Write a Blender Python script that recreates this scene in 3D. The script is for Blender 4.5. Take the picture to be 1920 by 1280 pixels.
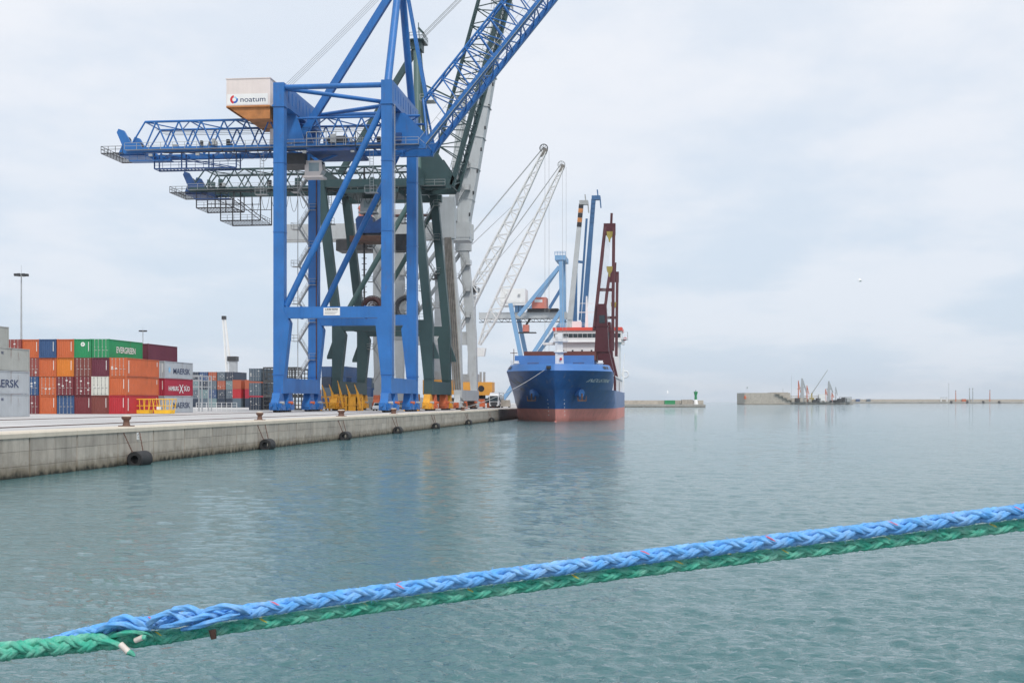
import bpy, math, random
import numpy as np
from mathutils import Vector, Matrix
random.seed(7)
R = math.radians
scene = bpy.context.scene
for o in list(bpy.data.objects):
    bpy.data.objects.remove(o)

# ------------------------------------------------------------------ camera
# World: +Y runs along the quay, +X towards open water, Z up, water at z = 0.
FPX, HZ, CAMZ = 2560.0, 752.0, 4.2          # focal length in photo pixels, horizon row, eye height
YAW = math.atan(282.0 / FPX)
CS, SN = math.cos(YAW), math.sin(YAW)
cd = bpy.data.cameras.new('camera')
cam = bpy.data.objects.new('camera', cd)
scene.collection.objects.link(cam)
cam.location = (0, 0, CAMZ)
cam.rotation_euler = (R(90), 0, YAW)
cd.sensor_width = 36.0
cd.lens = 36.0 * FPX / 1920.0
cd.shift_y = (HZ - 640.0) / 1920.0
cd.clip_start = 0.1
cd.clip_end = 60000
scene.camera = cam

# ------------------------------------------------------------------ world, sun, exposure
SUN_EL, SUN_AZ = R(52), R(150)               # azimuth clockwise from +Y
w = bpy.data.worlds.new('World')
scene.world = w
w.use_nodes = True
nt = w.node_tree
nt.nodes.clear()
N = nt.nodes.new
out = N('ShaderNodeOutputWorld'); bg = N('ShaderNodeBackground')
sky = N('ShaderNodeTexSky'); sky.sky_type = 'NISHITA'; sky.sun_disc = False
sky.sun_elevation = SUN_EL; sky.sun_rotation = SUN_AZ
sky.air_density = 1.0; sky.dust_density = 1.5; sky.ozone_density = 1.2
tc = N('ShaderNodeTexCoord')
sep = N('ShaderNodeSeparateXYZ')
nt.links.new(tc.outputs['Generated'], sep.inputs[0])
addz = N('ShaderNodeMath'); addz.operation = 'ADD'; addz.inputs[1].default_value = 0.22
absz = N('ShaderNodeMath'); absz.operation = 'ABSOLUTE'
nt.links.new(sep.outputs[2], absz.inputs[0]); nt.links.new(absz.outputs[0], addz.inputs[0])
dv = N('ShaderNodeVectorMath'); dv.operation = 'DIVIDE'
comb = N('ShaderNodeCombineXYZ')
for i in range(3):
    nt.links.new(addz.outputs[0], comb.inputs[i])
nt.links.new(tc.outputs['Generated'], dv.inputs[0]); nt.links.new(comb.outputs[0], dv.inputs[1])
mp = N('ShaderNodeMapping'); mp.inputs['Scale'].default_value = (1.0, 0.8, 2.2)
mp.inputs['Location'].default_value = (3.1, 1.7, 0.4)
nt.links.new(dv.outputs[0], mp.inputs[0])
nz = N('ShaderNodeTexNoise'); nz.inputs['Scale'].default_value = 1.7
nz.inputs['Detail'].default_value = 8; nz.inputs['Roughness'].default_value = 0.55
nt.links.new(mp.outputs[0], nz.inputs['Vector'])
rmp = N('ShaderNodeMapRange'); rmp.interpolation_type = 'SMOOTHSTEP'
rmp.inputs[1].default_value = 0.40; rmp.inputs[2].default_value = 0.62
rmp.inputs[3].default_value = 0.0; rmp.inputs[4].default_value = 1.0
nt.links.new(nz.outputs[0], rmp.inputs[0])
# thin overcast: veil (blue-white) with brighter cloud over it; more veil with elevation
veil = N('ShaderNodeMix'); veil.data_type = 'RGBA'
veil.inputs[0].default_value = 0.86
veil.inputs[7].default_value = (5.95, 7.15, 8.6, 1)
nt.links.new(sky.outputs[0], veil.inputs[6])
cl = N('ShaderNodeMix'); cl.data_type = 'RGBA'
cl.inputs[7].default_value = (8.35, 8.6, 9.15, 1)
elev = N('ShaderNodeMapRange'); elev.inputs[1].default_value = 0.0; elev.inputs[2].default_value = 0.30
elev.inputs[3].default_value = 0.12; elev.inputs[4].default_value = 0.95
nt.links.new(absz.outputs[0], elev.inputs[0])
mm = N('ShaderNodeMath'); mm.operation = 'MULTIPLY_ADD'
nt.links.new(rmp.outputs[0], mm.inputs[0]); mm.inputs[1].default_value = 0.42
m2 = N('ShaderNodeMath'); m2.operation = 'MULTIPLY'; m2.inputs[1].default_value = 0.62
nt.links.new(elev.outputs[0], m2.inputs[0]); nt.links.new(m2.outputs[0], mm.inputs[2])
clampn = N('ShaderNodeClamp'); nt.links.new(mm.outputs[0], clampn.inputs[0])
nt.links.new(clampn.outputs[0], cl.inputs[0]); nt.links.new(veil.outputs[2], cl.inputs[6])
nt.links.new(cl.outputs[2], bg.inputs[0]); bg.inputs[1].default_value = 0.1
nt.links.new(bg.outputs[0], out.inputs[0])

ld = bpy.data.lights.new('sun', 'SUN'); ld.energy = 2.2; ld.angle = R(11); ld.color = (1, 0.96, 0.9)
lo = bpy.data.objects.new('sun', ld); scene.collection.objects.link(lo)
sd = Vector((math.sin(SUN_AZ) * math.cos(SUN_EL), math.cos(SUN_AZ) * math.cos(SUN_EL), math.sin(SUN_EL)))
lo.rotation_euler = sd.to_track_quat('Z', 'Y').to_euler()
lo.location = (50, -50, 120)
scene.view_settings.view_transform = 'Standard'
scene.view_settings.look = 'None'
scene.view_settings.exposure = 0.1
scene.view_settings.gamma = 1.0

# ------------------------------------------------------------------ pixel helpers (a pixel is a direction; the plane it meets gives distance)
def atY(x, y, Y):
    k = (x - 960.0) / FPX
    d = Y / (CS + k * SN)
    return Vector((d * (k * CS - SN), Y, CAMZ + (HZ - y) * d / FPX))
def atX(x, y, X):
    k = (x - 960.0) / FPX
    d = X / (k * CS - SN)
    return Vector((X, d * (CS + k * SN), CAMZ + (HZ - y) * d / FPX))
def atZ(x, y, Z):
    d = FPX * (CAMZ - Z) / (y - HZ)
    k = (x - 960.0) / FPX
    return Vector((d * (k * CS - SN), d * (CS + k * SN), Z))

# ------------------------------------------------------------------ mesh builder
class MB:
    def __init__(s): s.v = []; s.f = []; s.s = []
    def add(s, vs, fs, smooth=False):
        b = len(s.v); s.v += [tuple(v) for v in vs]
        for f in fs: s.f.append(tuple(i + b for i in f)); s.s.append(smooth)
        return s
    def box(s, x0, x1, y0, y1, z0, z1):
        v = [(x0,y0,z0),(x1,y0,z0),(x1,y1,z0),(x0,y1,z0),(x0,y0,z1),(x1,y0,z1),(x1,y1,z1),(x0,y1,z1)]
        return s.add(v, [(0,3,2,1),(4,5,6,7),(0,1,5,4),(1,2,6,5),(2,3,7,6),(3,0,4,7)])
    def bar(s, p, q, w, h=None, up=(0,0,1), w2=None, h2=None):
        h = h or w; w2 = w2 or w; h2 = h2 or h
        p = Vector(p); q = Vector(q); d = (q - p).normalized(); u = Vector(up)
        if abs(d.dot(u)) > 0.97: u = Vector((0, 1, 0)) if abs(d.y) < .9 else Vector((1, 0, 0))
        a = d.cross(u).normalized(); b = a.cross(d).normalized()
        v = []
        for c, ww, hh in ((p, w, h), (q, w2, h2)):
            for i, j in ((-1,-1),(1,-1),(1,1),(-1,1)):
                v.append(c + a * (i * ww / 2) + b * (j * hh / 2))
        return s.add(v, [(0,1,2,3),(7,6,5,4),(0,4,5,1),(1,5,6,2),(2,6,7,3),(3,7,4,0)])
    def tube(s, p, q, r, r2=None, n=10, caps=True):
        r2 = r if r2 is None else r2
        p = Vector(p); q = Vector(q); d = (q - p).normalized()
        u = Vector((0,0,1)) if abs(d.z) < .95 else Vector((0,1,0))
        a = d.cross(u).normalized(); b = a.cross(d)
        v = []
        for c, rr in ((p, r), (q, r2)):
            for i in range(n):
                t = 2 * math.pi * i / n
                v.append(c + a * (math.cos(t) * rr) + b * (math.sin(t) * rr))
        s.add(v, [(i, i + n, (i + 1) % n + n, (i + 1) % n) for i in range(n)], True)
        if caps:
            s.add(v[:n], [tuple(range(n))]); s.add(v[n:], [tuple(reversed(range(n)))])
        return s
    def path(s, pts, r, n=6, caps=True):
        pts = [Vector(p) for p in pts]; m = len(pts); rings = []
        ref = Vector((0.13, 0.2, 1)).normalized()
        for i, p in enumerate(pts):
            d = (pts[min(i + 1, m - 1)] - pts[max(i - 1, 0)]).normalized()
            a = d.cross(ref)
            if a.length < 1e-3: a = d.cross(Vector((1, 0, 0)))
            a.normalize(); b = a.cross(d)
            rr = r[i] if isinstance(r, (list, tuple)) else r
            rings.append([p + a * (math.cos(2*math.pi*k/n) * rr) + b * (math.sin(2*math.pi*k/n) * rr) for k in range(n)])
        v = [x for g in rings for x in g]
        fs = [(i*n+k, (i+1)*n+k, (i+1)*n+(k+1) % n, i*n+(k+1) % n) for i in range(m-1) for k in range(n)]
        s.add(v, fs, True)
        if caps:
            s.add(rings[0], [tuple(range(n))]); s.add(rings[-1], [tuple(reversed(range(n)))])
        return s
    def prism(s, pts, axis, a0, a1):
        def mk(p, a):
            return {'x': (a, p[0], p[1]), 'y': (p[0], a, p[1]), 'z': (p[0], p[1], a)}[axis]
        n = len(pts); v = [mk(p, a0) for p in pts] + [mk(p, a1) for p in pts]
        fs = [tuple(range(n)), tuple(reversed(range(n, 2*n)))] + [(i, i+n, (i+1) % n + n, (i+1) % n) for i in range(n)]
        return s.add(v, fs)
    def ring(s, c, axis, R_, r, n=24, m=8):
        c = Vector(c); ax = Vector(axis).normalized()
        u = Vector((0,0,1)) if abs(ax.z) < .9 else Vector((1,0,0))
        a = ax.cross(u).normalized(); b = ax.cross(a)
        v = []
        for i in range(n):
            t = 2*math.pi*i/n; e = a*math.cos(t) + b*math.sin(t)
            for j in range(m):
                q = 2*math.pi*j/m
                v.append(c + e*(R_ + r*math.cos(q)) + ax*(r*math.sin(q)))
        return s.add(v, [(i*m+j, ((i+1) % n)*m+j, ((i+1) % n)*m+(j+1) % m, i*m+(j+1) % m) for i in range(n) for j in range(m)], True)
    def disc(s, c, axis, r, t, n=20):
        c = Vector(c); ax = Vector(axis).normalized()
        return s.tube(c - ax*t/2, c + ax*t/2, r, n=n)
    def lathe(s, c, prof, n=16):
        c = Vector(c); v = []
        for (r, z) in prof:
            for i in range(n):
                t = 2*math.pi*i/n; v.append(c + Vector((r*math.cos(t), r*math.sin(t), z)))
        m = len(prof)
        s.add(v, [(j*n+i, j*n+(i+1) % n, (j+1)*n+(i+1) % n, (j+1)*n+i) for j in range(m-1) for i in range(n)], True)
        s.add(v[:n], [tuple(reversed(range(n)))]); s.add(v[-n:], [tuple(range(n))])
        return s
    def lace(s, a0, a1, b0, b1, n, r, posts=False, box=True):
        a0, a1, b0, b1 = map(Vector, (a0, a1, b0, b1))
        for i in range(n):
            t0, t1, tm = i/n, (i+1)/n, (i+.5)/n
            for (p, q) in ((a0.lerp(a1, t0), b0.lerp(b1, tm)), (b0.lerp(b1, tm), a0.lerp(a1, t1))):
                s.bar(p, q, r*2) if box else s.tube(p, q, r, n=6, caps=False)
            if posts: s.bar(a0.lerp(a1, t0), b0.lerp(b1, t0), r*1.6)
        return s
    def rail(s, pts, h=1.1, step=2.0, r=0.03):
        pts = [Vector(p) for p in pts]
        up = Vector((0, 0, 1))
        for p, q in zip(pts[:-1], pts[1:]):
            for k in (h, h*.55): s.bar(p + up*k, q + up*k, r*2)
            m = max(1, int((q-p).length/step))
            for i in range(m + 1):
                c = p.lerp(q, i/m); s.bar(c, c + up*h, r*2)
        return s
    def cable(s, p, q, sag, r, n=10):
        p = Vector(p); q = Vector(q)
        return s.path([p.lerp(q, i/n) - Vector((0,0,1))*sag*4*(i/n)*(1-i/n) for i in range(n+1)], r, 5)
    def stair(s, x, y, z0, z1, dx, dy, fl=3.2, wd=0.9):
        """zigzag stair tower: flights run along (dx,dy)"""
        d = Vector((dx, dy, 0)); L = d.length; e = d/L; side = Vector((-e.y, e.x, 0))
        z = z0; k = 0
        while z < z1 - .5:
            o = side*(wd*1.1 if k % 2 else 0)
            a = Vector((x, y, z)) + (d if k % 2 else Vector()) + o
            b = Vector((x, y, z+fl)) + (Vector() if k % 2 else d) + o
            for sd_ in (0, wd):
                s.bar(a + side*sd_, b + side*sd_, .08, .22)
                s.bar(a + side*sd_ + Vector((0,0,1)), b + side*sd_ + Vector((0,0,1)), .05)
                for t in (0, .33, .66, 1):
                    c = a.lerp(b, t) + side*sd_; s.bar(c, c + Vector((0,0,1)), .05)
            for i in range(1, 12):
                c = a.lerp(b, i/12); s.bar(c, c + side*wd, .24, .05)
            ld_ = Vector((x, y, z+fl)) + (Vector() if k % 2 else d)
            ex = -e if k % 2 else e
            s.box(*sum(([min(u, v), max(u, v)] for u, v in zip(ld_ - side*.1 - Vector((0,0,.06)), ld_ + ex*1.2 + side*wd*2.2)), []))
            p0 = ld_ - side*.1 + ex*1.2; s.rail([ld_ - side*.1, p0, p0 + side*wd*2.3, ld_ + side*wd*2.2], 1.05, 1.2, .025)
            z += fl; k += 1
        return s
    def build(s, name, mat, parent=None, **tags):
        me = bpy.data.meshes.new(name)
        off = Vector()
        p = parent
        while p is not None: off += p.location; p = p.parent
        if parent is None and tags.get('origin') is not None:
            off = Vector(tags['origin'])
        me.from_pydata([(a[0]-off.x, a[1]-off.y, a[2]-off.z) for a in s.v], [], s.f)
        if any(s.s):
            me.polygons.foreach_set('use_smooth', s.s)
        me.materials.append(mat)
        me.update()
        o = bpy.data.objects.new(name, me)
        scene.collection.objects.link(o)
        if parent: o.parent = parent
        elif tags.get('origin') is not None: o.location = off
        for k in ('label', 'category', 'group', 'kind'):
            if tags.get(k): o[k] = tags[k]
        return o

def thing(name, label, cat, loc, group=None):
    o = bpy.data.objects.new(name, None); scene.collection.objects.link(o)
    o.empty_display_size = 0.3
    o.location = loc; o['label'] = label; o['category'] = cat
    if group: o['group'] = group
    return o

# ------------------------------------------------------------------ materials
def mat(name, rgb, rough=0.5, var=0.12, scale=0.6, rust=0.0, metal=0.0, streak=0.0, bump=0.0, spec=0.5, rustcol=(.16, .07, .035)):
    m = bpy.data.materials.new(name); m.use_nodes = True
    t = m.node_tree; b = t.nodes['Principled BSDF']
    b.inputs['Roughness'].default_value = rough; b.inputs['Metallic'].default_value = metal
    b.inputs['Specular IOR Level'].default_value = spec
    co = t.nodes.new('ShaderNodeTexCoord')
    n1 = t.nodes.new('ShaderNodeTexNoise'); n1.inputs['Scale'].default_value = scale; n1.inputs['Detail'].default_value = 6
    n1.inputs['Roughness'].default_value = .6
    t.links.new(co.outputs['Object'], n1.inputs['Vector'])
    mr = t.nodes.new('ShaderNodeMapRange'); mr.inputs[1].default_value = .3; mr.inputs[2].default_value = .7
    mr.inputs[3].default_value = 1 - var; mr.inputs[4].default_value = 1 + var
    t.links.new(n1.outputs[0], mr.inputs[0])
    mx = t.nodes.new('ShaderNodeVectorMath'); mx.operation = 'SCALE'; mx.inputs[0].default_value = rgb[:3]
    t.links.new(mr.outputs[0], mx.inputs['Scale'])
    last = mx.outputs[0]
    def layer(last, vec_scale, lo, hi, amt, col):
        mpn = t.nodes.new('ShaderNodeMapping'); mpn.inputs['Scale'].default_value = vec_scale
        t.links.new(co.outputs['Object'], mpn.inputs[0])
        n = t.nodes.new('ShaderNodeTexNoise'); n.inputs['Scale'].default_value = 1; n.inputs['Detail'].default_value = 7
        n.inputs['Roughness'].default_value = .65
        t.links.new(mpn.outputs[0], n.inputs['Vector'])
        r_ = t.nodes.new('ShaderNodeMapRange'); r_.inputs[1].default_value = lo; r_.inputs[2].default_value = hi
        r_.inputs[3].default_value = 0; r_.inputs[4].default_value = amt
        t.links.new(n.outputs[0], r_.inputs[0])
        x = t.nodes.new('ShaderNodeMix'); x.data_type = 'RGBA'; x.inputs[7].default_value = (*col, 1)
        t.links.new(r_.outputs[0], x.inputs[0]); t.links.new(last, x.inputs[6])
        return x.outputs[2]
    if streak: last = layer(last, (1.6, 1.6, .12), .5, .72, streak, tuple(c*.45 for c in rgb[:3]))
    if rust: last = layer(last, (1.1, 1.1, .45), .58, .7, rust, rustcol)
    t.links.new(last, b.inputs['Base Color'])
    if bump:
        bn = t.nodes.new('ShaderNodeBump'); bn.inputs['Strength'].default_value = bump; bn.inputs['Distance'].default_value = .03
        n2 = t.nodes.new('ShaderNodeTexNoise'); n2.inputs['Scale'].default_value = scale*12; n2.inputs['Detail'].default_value = 5
        t.links.new(co.outputs['Object'], n2.inputs['Vector'])
        t.links.new(n2.outputs[0], bn.inputs['Height']); t.links.new(bn.outputs[0], b.inputs['Normal'])
    return m

M = {}
M['blue'] = mat('crane_blue_paint', (.022, .150, .44), .42, .14, .25, rust=.22, streak=.28)
M['blue_dk'] = mat('crane_blue_machinery', (.014, .062, .20), .5, .2, .8, rust=.3)
M['green'] = mat('crane_green_paint', (.036, .077, .082), .5, .12, .3, rust=.12, streak=.15)
M['green_lt'] = mat('crane_green_tube', (.085, .15, .14), .45, .1, .3, streak=.1)
M['grey'] = mat('crane_grey_paint', (.47, .49, .50), .5, .08, .3, rust=.18, streak=.2)
M['white'] = mat('white_paint', (.78, .78, .77), .45, .05, .5, rust=.1)
M['cream'] = mat('house_cream_cladding', (.78, .70, .66), .5, .04, .5, streak=.12)
M['orange_under'] = mat('house_orange_floor', (.50, .20, .06), .6, .25, .7, rust=.3)
M['steel'] = mat('galvanised_steel', (.40, .41, .41), .45, .12, 1.2, metal=.3)
M['dark'] = mat('dark_machinery', (.035, .037, .042), .55, .3, 1.0, rust=.25)
M['rust'] = mat('rusty_steel', (.14, .075, .055), .75, .3, 1.5)
M['brownred'] = mat('reel_brown', (.085, .035, .035), .6, .2, 1.0)
M['rubber'] = mat('black_rubber', (.022, .022, .024), .7, .3, 3.0, bump=.3)
M['glass'] = mat('dark_glass', (.03, .045, .055), .08, .1, 1)
M['palegl'] = mat('cab_glass', (.32, .40, .42), .1, .1, 1)
M['lightblue'] = mat('far_crane_blue', (.19, .36, .58), .5, .08, .2)
M['bluesteel'] = mat('boom_blue', (.05, .14, .30), .5, .12, .3)
M['maroon'] = mat('ship_crane_maroon', (.085, .018, .026), .45, .12, .4, rust=.1, streak=.15)
M['hull'] = mat('hull_blue', (.014, .092, .30), .36, .2, .2, rust=.55, streak=.5, rustcol=(.17, .18, .20))
M['deck_lit_blue'] = mat('deck_and_lit_hull_blue', (.045, .17, .46), .42, .1, .3, rust=.1)  # decks, and the bulwark as hull paint with sky light put into its colour
M['boot'] = mat('boot_topping_red', (.68, .26, .22), .6, .16, .25, rust=.3, streak=.3)
M['shipwhite'] = mat('ship_white', (.80, .81, .82), .4, .04, .3, rust=.06)
M['shipred'] = mat('bridge_red_band', (.75, .10, .07), .45, .05, .4)
M['hatch'] = mat('hatch_brown', (.17, .055, .045), .6, .15, .6, rust=.3)
M['hook'] = mat('hook_block_yellow', (.36, .29, .07), .5, .2, .8, rust=.3)
M['yellow'] = mat('machine_yellow', (.72, .34, .025), .5, .12, .8, rust=.25)
M['mhc'] = mat('harbour_crane_orange', (.78, .36, .06), .45, .08, .6, rust=.08)
M['redor'] = mat('red_orange_paint', (.55, .13, .05), .55, .2, .8, rust=.2)
M['salmon'] = mat('salmon_cladding', (.62, .20, .15), .5, .06, .6)
M['cage'] = mat('cage_yellow', (.80, .48, .03), .5, .08, .8, rust=.08)
M['black'] = mat('black_lettering', (.02, .022, .028), .5, .05, 1)
M['navy'] = mat('navy_lettering', (.03, .05, .12), .5, .05, 1)
M['letw'] = mat('white_lettering', (.82, .82, .80), .5, .04, 1)
M['logored'] = mat('logo_red', (.60, .03, .04), .5, .04, 1)
M['logoblue'] = mat('logo_blue', (.03, .12, .45), .5, .04, 1)
M['logosky'] = mat('logo_sky', (.30, .60, .85), .5, .04, 1)
M['rackgrey'] = mat('rack_dark_steel', (.075, .078, .08), .6, .25, .8, rust=.35)
M['lead'] = mat('mast_grey', (.36, .38, .40), .45, .1, .6)
M['pipegrey'] = mat('weathered_pipe', (.20, .185, .17), .7, .3, 1.0)
M['scuff'] = mat('scraped_paint', (.17, .18, .19), .7, .35, 2.5, rust=.4, rustcol=(.05, .09, .18))
# ------------------------------------------------------------------ water
def water():
    rng = np.random.default_rng(3)
    dense = np.linspace(-30, 30, 561)
    coarse = np.linspace(30, 330, 61)[1:-1]
    ang = np.radians(np.concatenate([dense, coarse]))        # measured from the view axis, clockwise
    r = [0.6, 3, 6, 9, 11]
    while r[-1] < 320: r.append(r[-1] * 1.0040 + 0.004)
    while r[-1] < 7900: r.append(r[-1] * 1.1)
    r = np.array(r)
    A, Rr = np.meshgrid(ang, r)
    th = A - YAW
    X = Rr * np.sin(th); Y = Rr * np.cos(th); Z = np.zeros_like(X)
    space = np.maximum(np.gradient(r)[:, None] * np.ones_like(A), Rr * np.radians(60/560))
    for lam, n in ((0.18, 14), (0.26, 14), (0.38, 11), (0.6, 9), (1.0, 7), (1.7, 5), (3.2, 4)):
        for i in range(n):
            l = lam * rng.uniform(.8, 1.25)
            d = R(-150) + rng.normal(0, .62)               # travel direction, light breeze along the basin
            k = 2*np.pi/l; a = 0.021 * l**(1.0 if l < .6 else .3) * (1 if l < .5 else .22) * rng.uniform(.5, 1.2) / math.sqrt(n/6)
            fade = np.clip((l/space - 2.5)/2.5, 0, 1)
            fade = np.where(np.abs(np.degrees(A)) > 31, 0, fade)
            ph = k*(X*math.sin(d) + Y*math.cos(d)) + rng.uniform(0, 6.28)
            Z += a * fade * (np.sin(ph) + .25*np.sin(2*ph + 1.2))
    # calmer and livelier patches
    patch = .95 + .4*np.sin(X*.045 + 1.3*np.sin(Y*.021)) * np.sin(Y*.03 + .6 + np.sin(X*.03))
    edge = np.clip((X + 9 + 3*np.sin(Y*.11))/9, 0, 1); patch *= .62 + .5*edge*edge*(3-2*edge)      # lee of the quay is calmer
    Z *= patch
    nr, na = X.shape
    co = np.stack([X, Y, Z], -1).reshape(-1, 3).astype(np.float32)
    i = np.arange(nr-1)[:, None]; j = np.arange(na)[None, :]; j2 = (j+1) % na
    q = np.stack([i*na+j+0*j, i*na+j2, (i+1)*na+j2, (i+1)*na+j+0*j], -1).reshape(-1, 4)[:, ::-1]
    me = bpy.data.meshes.new('water')
    me.vertices.add(len(co)); me.vertices.foreach_set('co', co.ravel())
    me.loops.add(q.size); me.loops.foreach_set('vertex_index', q.ravel().astype(np.int32))
    me.polygons.add(len(q)); me.polygons.foreach_set('loop_start', np.arange(0, q.size, 4, dtype=np.int32))
    me.polygons.foreach_set('use_smooth', np.ones(len(q), dtype=bool))
    me.update(calc_edges=True)
    m = bpy.data.materials.new('sea_water'); m.use_nodes = True
    t = m.node_tree; b = t.nodes['Principled BSDF']
    b.inputs['Base Color'].default_value = (.066, .155, .166, 1)
    b.inputs['Roughness'].default_value = .045; b.inputs['IOR'].default_value = 1.33
    co_ = t.nodes.new('ShaderNodeTexCoord'); prev = None
    for sc, dist, det in ((.6, .05, 3), (2.6, .10, 4), (8.0, .05, 4), (17.0, .018, 3)):
        mpn = t.nodes.new('ShaderNodeMapping'); mpn.inputs['Rotation'].default_value = (0, 0, R(25))
        mpn.inputs['Scale'].default_value = (.62, 1.25, 1)
        t.links.new(co_.outputs['Object'], mpn.inputs[0])
        n = t.nodes.new('ShaderNodeTexNoise'); n.inputs['Scale'].default_value = sc; n.inputs['Detail'].default_value = det
        n.inputs['Roughness'].default_value = .55
        t.links.new(mpn.outputs[0], n.inputs['Vector'])
        bn = t.nodes.new('ShaderNodeBump'); bn.inputs['Strength'].default_value = 1; bn.inputs['Distance'].default_value = dist
        t.links.new(n.outputs[0], bn.inputs['Height'])
        if prev: t.links.new(prev.outputs[0], bn.inputs['Normal'])
        prev = bn
    t.links.new(prev.outputs[0], b.inputs['Normal'])
    me.materials.append(m)
    o = bpy.data.objects.new('water', me); scene.collection.objects.link(o)
    o['kind'] = 'structure'
water()

# ------------------------------------------------------------------ quay
QX, QZ = -35.0, 2.5
def concrete(name, rgb, stain=.5, tide=True, scale=.5):
    m = mat(name, rgb, .85, .2, scale, streak=.6, bump=.5, spec=.25, rust=.3, rustcol=(.50, .48, .44))
    t = m.node_tree; b = t.nodes['Principled BSDF']
    if tide:       # growth and wet band with a ragged edge just above the waterline
        src = b.inputs['Base Color'].links[0].from_socket
        g = t.nodes.new('ShaderNodeNewGeometry'); sp = t.nodes.new('ShaderNodeSeparateXYZ')
        t.links.new(g.outputs['Position'], sp.inputs[0])
        n = t.nodes.new('ShaderNodeTexNoise'); n.inputs['Scale'].default_value = 1.6; n.inputs['Detail'].default_value = 6
        t.links.new(g.outputs['Position'], n.inputs['Vector'])
        ad = t.nodes.new('ShaderNodeMath'); ad.operation = 'MULTIPLY_ADD'; ad.inputs[1].default_value = -.9
        t.links.new(n.outputs[0], ad.inputs[0]); t.links.new(sp.outputs[2], ad.inputs[2])
        for lo, hi, col, amt in ((-.15, .45, (.16, .13, .085), .75), (-.42, -.12, (.022, .024, .02), .95)):
            r_ = t.nodes.new('ShaderNodeMapRange'); r_.inputs[1].default_value = lo; r_.inputs[2].default_value = hi
            r_.inputs[3].default_value = amt; r_.inputs[4].default_value = 0
            t.links.new(ad.outputs[0], r_.inputs[0])
            x = t.nodes.new('ShaderNodeMix'); x.data_type = 'RGBA'; x.inputs[7].default_value = (*col, 1)
            t.links.new(r_.outputs[0], x.inputs[0]); t.links.new(src, x.inputs[6]); src = x.outputs[2]
        t.links.new(src, b.inputs['Base Color'])
    return m
M['wall'] = concrete('quay_wall_concrete', (.42, .378, .325))
M['wall2'] = concrete('quay_wall_concrete_grey', (.385, .35, .305))
M['wall3'] = concrete('quay_wall_concrete_pale', (.45, .41, .355))
M['core'] = concrete('quay_joint_concrete', (.09, .085, .08))
M['cope'] = mat('coping_concrete', (.60, .54, .45), .85, .1, .4, bump=.2, streak=.1, spec=.25)
M['apron'] = mat('apron_concrete', (.50, .49, .485), .85, .12, .09, bump=.15, spec=.25, rust=.4, streak=.15, rustcol=(.27, .26, .25))
M['farwall'] = concrete('breakwater_concrete', (.40, .385, .36), scale=.1)

Y0Q, Y1Q = -24.0, 1300.0
MB().box(-900, QX-2.2, Y0Q, Y1Q, -3, 2.44).build('quay_apron', M['apron'], kind='structure')
qr = thing('quay_wall', 'long grey concrete quay wall with tide stains along the water', 'quay wall', (QX, 200, 0))
MB().box(QX-2.2, QX-.12, Y0Q, Y1Q, -3, 2.18).build('wall_core', M['core'], qr)
BAY = 6.2
y = 72.6 - BAY*16; nb = 0; rest = MB(); rest2 = MB()
rows = ((-1.5, .62), (.635, 1.44), (1.455, 2.2))
while y < Y1Q - BAY:
    if 50 < y < 245:
        for (za, zb) in rows:
            for h in range(2):
                p = random.uniform(0, .018)
                ya = y + .08 + h*(BAY/2 - .065); yb = y + BAY/2 - .012 + h*(BAY/2 - .068)
                MB().box(QX-.2, QX - .02 + p, ya, yb, za, zb).build('wall_block', M[random.choice(('wall', 'wall', 'wall2', 'wall3'))], qr)
    else:
        for (za, zb) in rows: rest.box(QX-.2, QX-.01, y+.03, y+BAY-.03, za, zb)
    if 50 < y < 330:
        z = random.uniform(-.006, .006)
        MB().prism([(QX-2.2, 2.18), (QX+.04, 2.18), (QX+.04, 2.42), (QX-.04, 2.5+z), (QX-2.2, 2.5+z)], 'y', y+.02, y+BAY-.02).build('coping_block', M['cope'], qr)
    else:
        rest2.box(QX-2.2, QX+.04, y+.02, y+BAY-.02, 2.18, 2.5)
    y += BAY
rest.build('wall_block', M['wall2'], qr, kind='stuff')
rest2.build('coping_block', M['cope'], qr, kind='stuff')
# camera-side quay (the place the photograph was taken from)
MB().box(-60, 30, -24, 2.2, -3, 2.44).build('near_quay', M['apron'], kind='structure')
# crane rails set in the apron
for i, (rx, lab) in enumerate(((-43.1, 'waterside'), (-60.5, 'landside'))):
    rt = thing('crane_rail', 'steel crane rail in the apron on the %s of the gantry cranes' % lab, 'rail', (rx, 200, 2.44), 'crane rails')
    MB().box(rx-.28, rx+.28, Y0Q, Y1Q, 2.44, 2.447).build('rail_slot', M['dark'], rt)
    MB().box(rx-.04, rx+.04, Y0Q, Y1Q, 2.447, 2.50).build('rail_head', M['rust'], rt)
# expansion joints of the apron slabs
for xx in (-39.6, -49.5, -55, -68.5):
    MB().box(xx-.035, xx+.035, 40, 700, 2.44, 2.4435).build('slab_joint', M['dark'], None, kind='structure')

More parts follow.
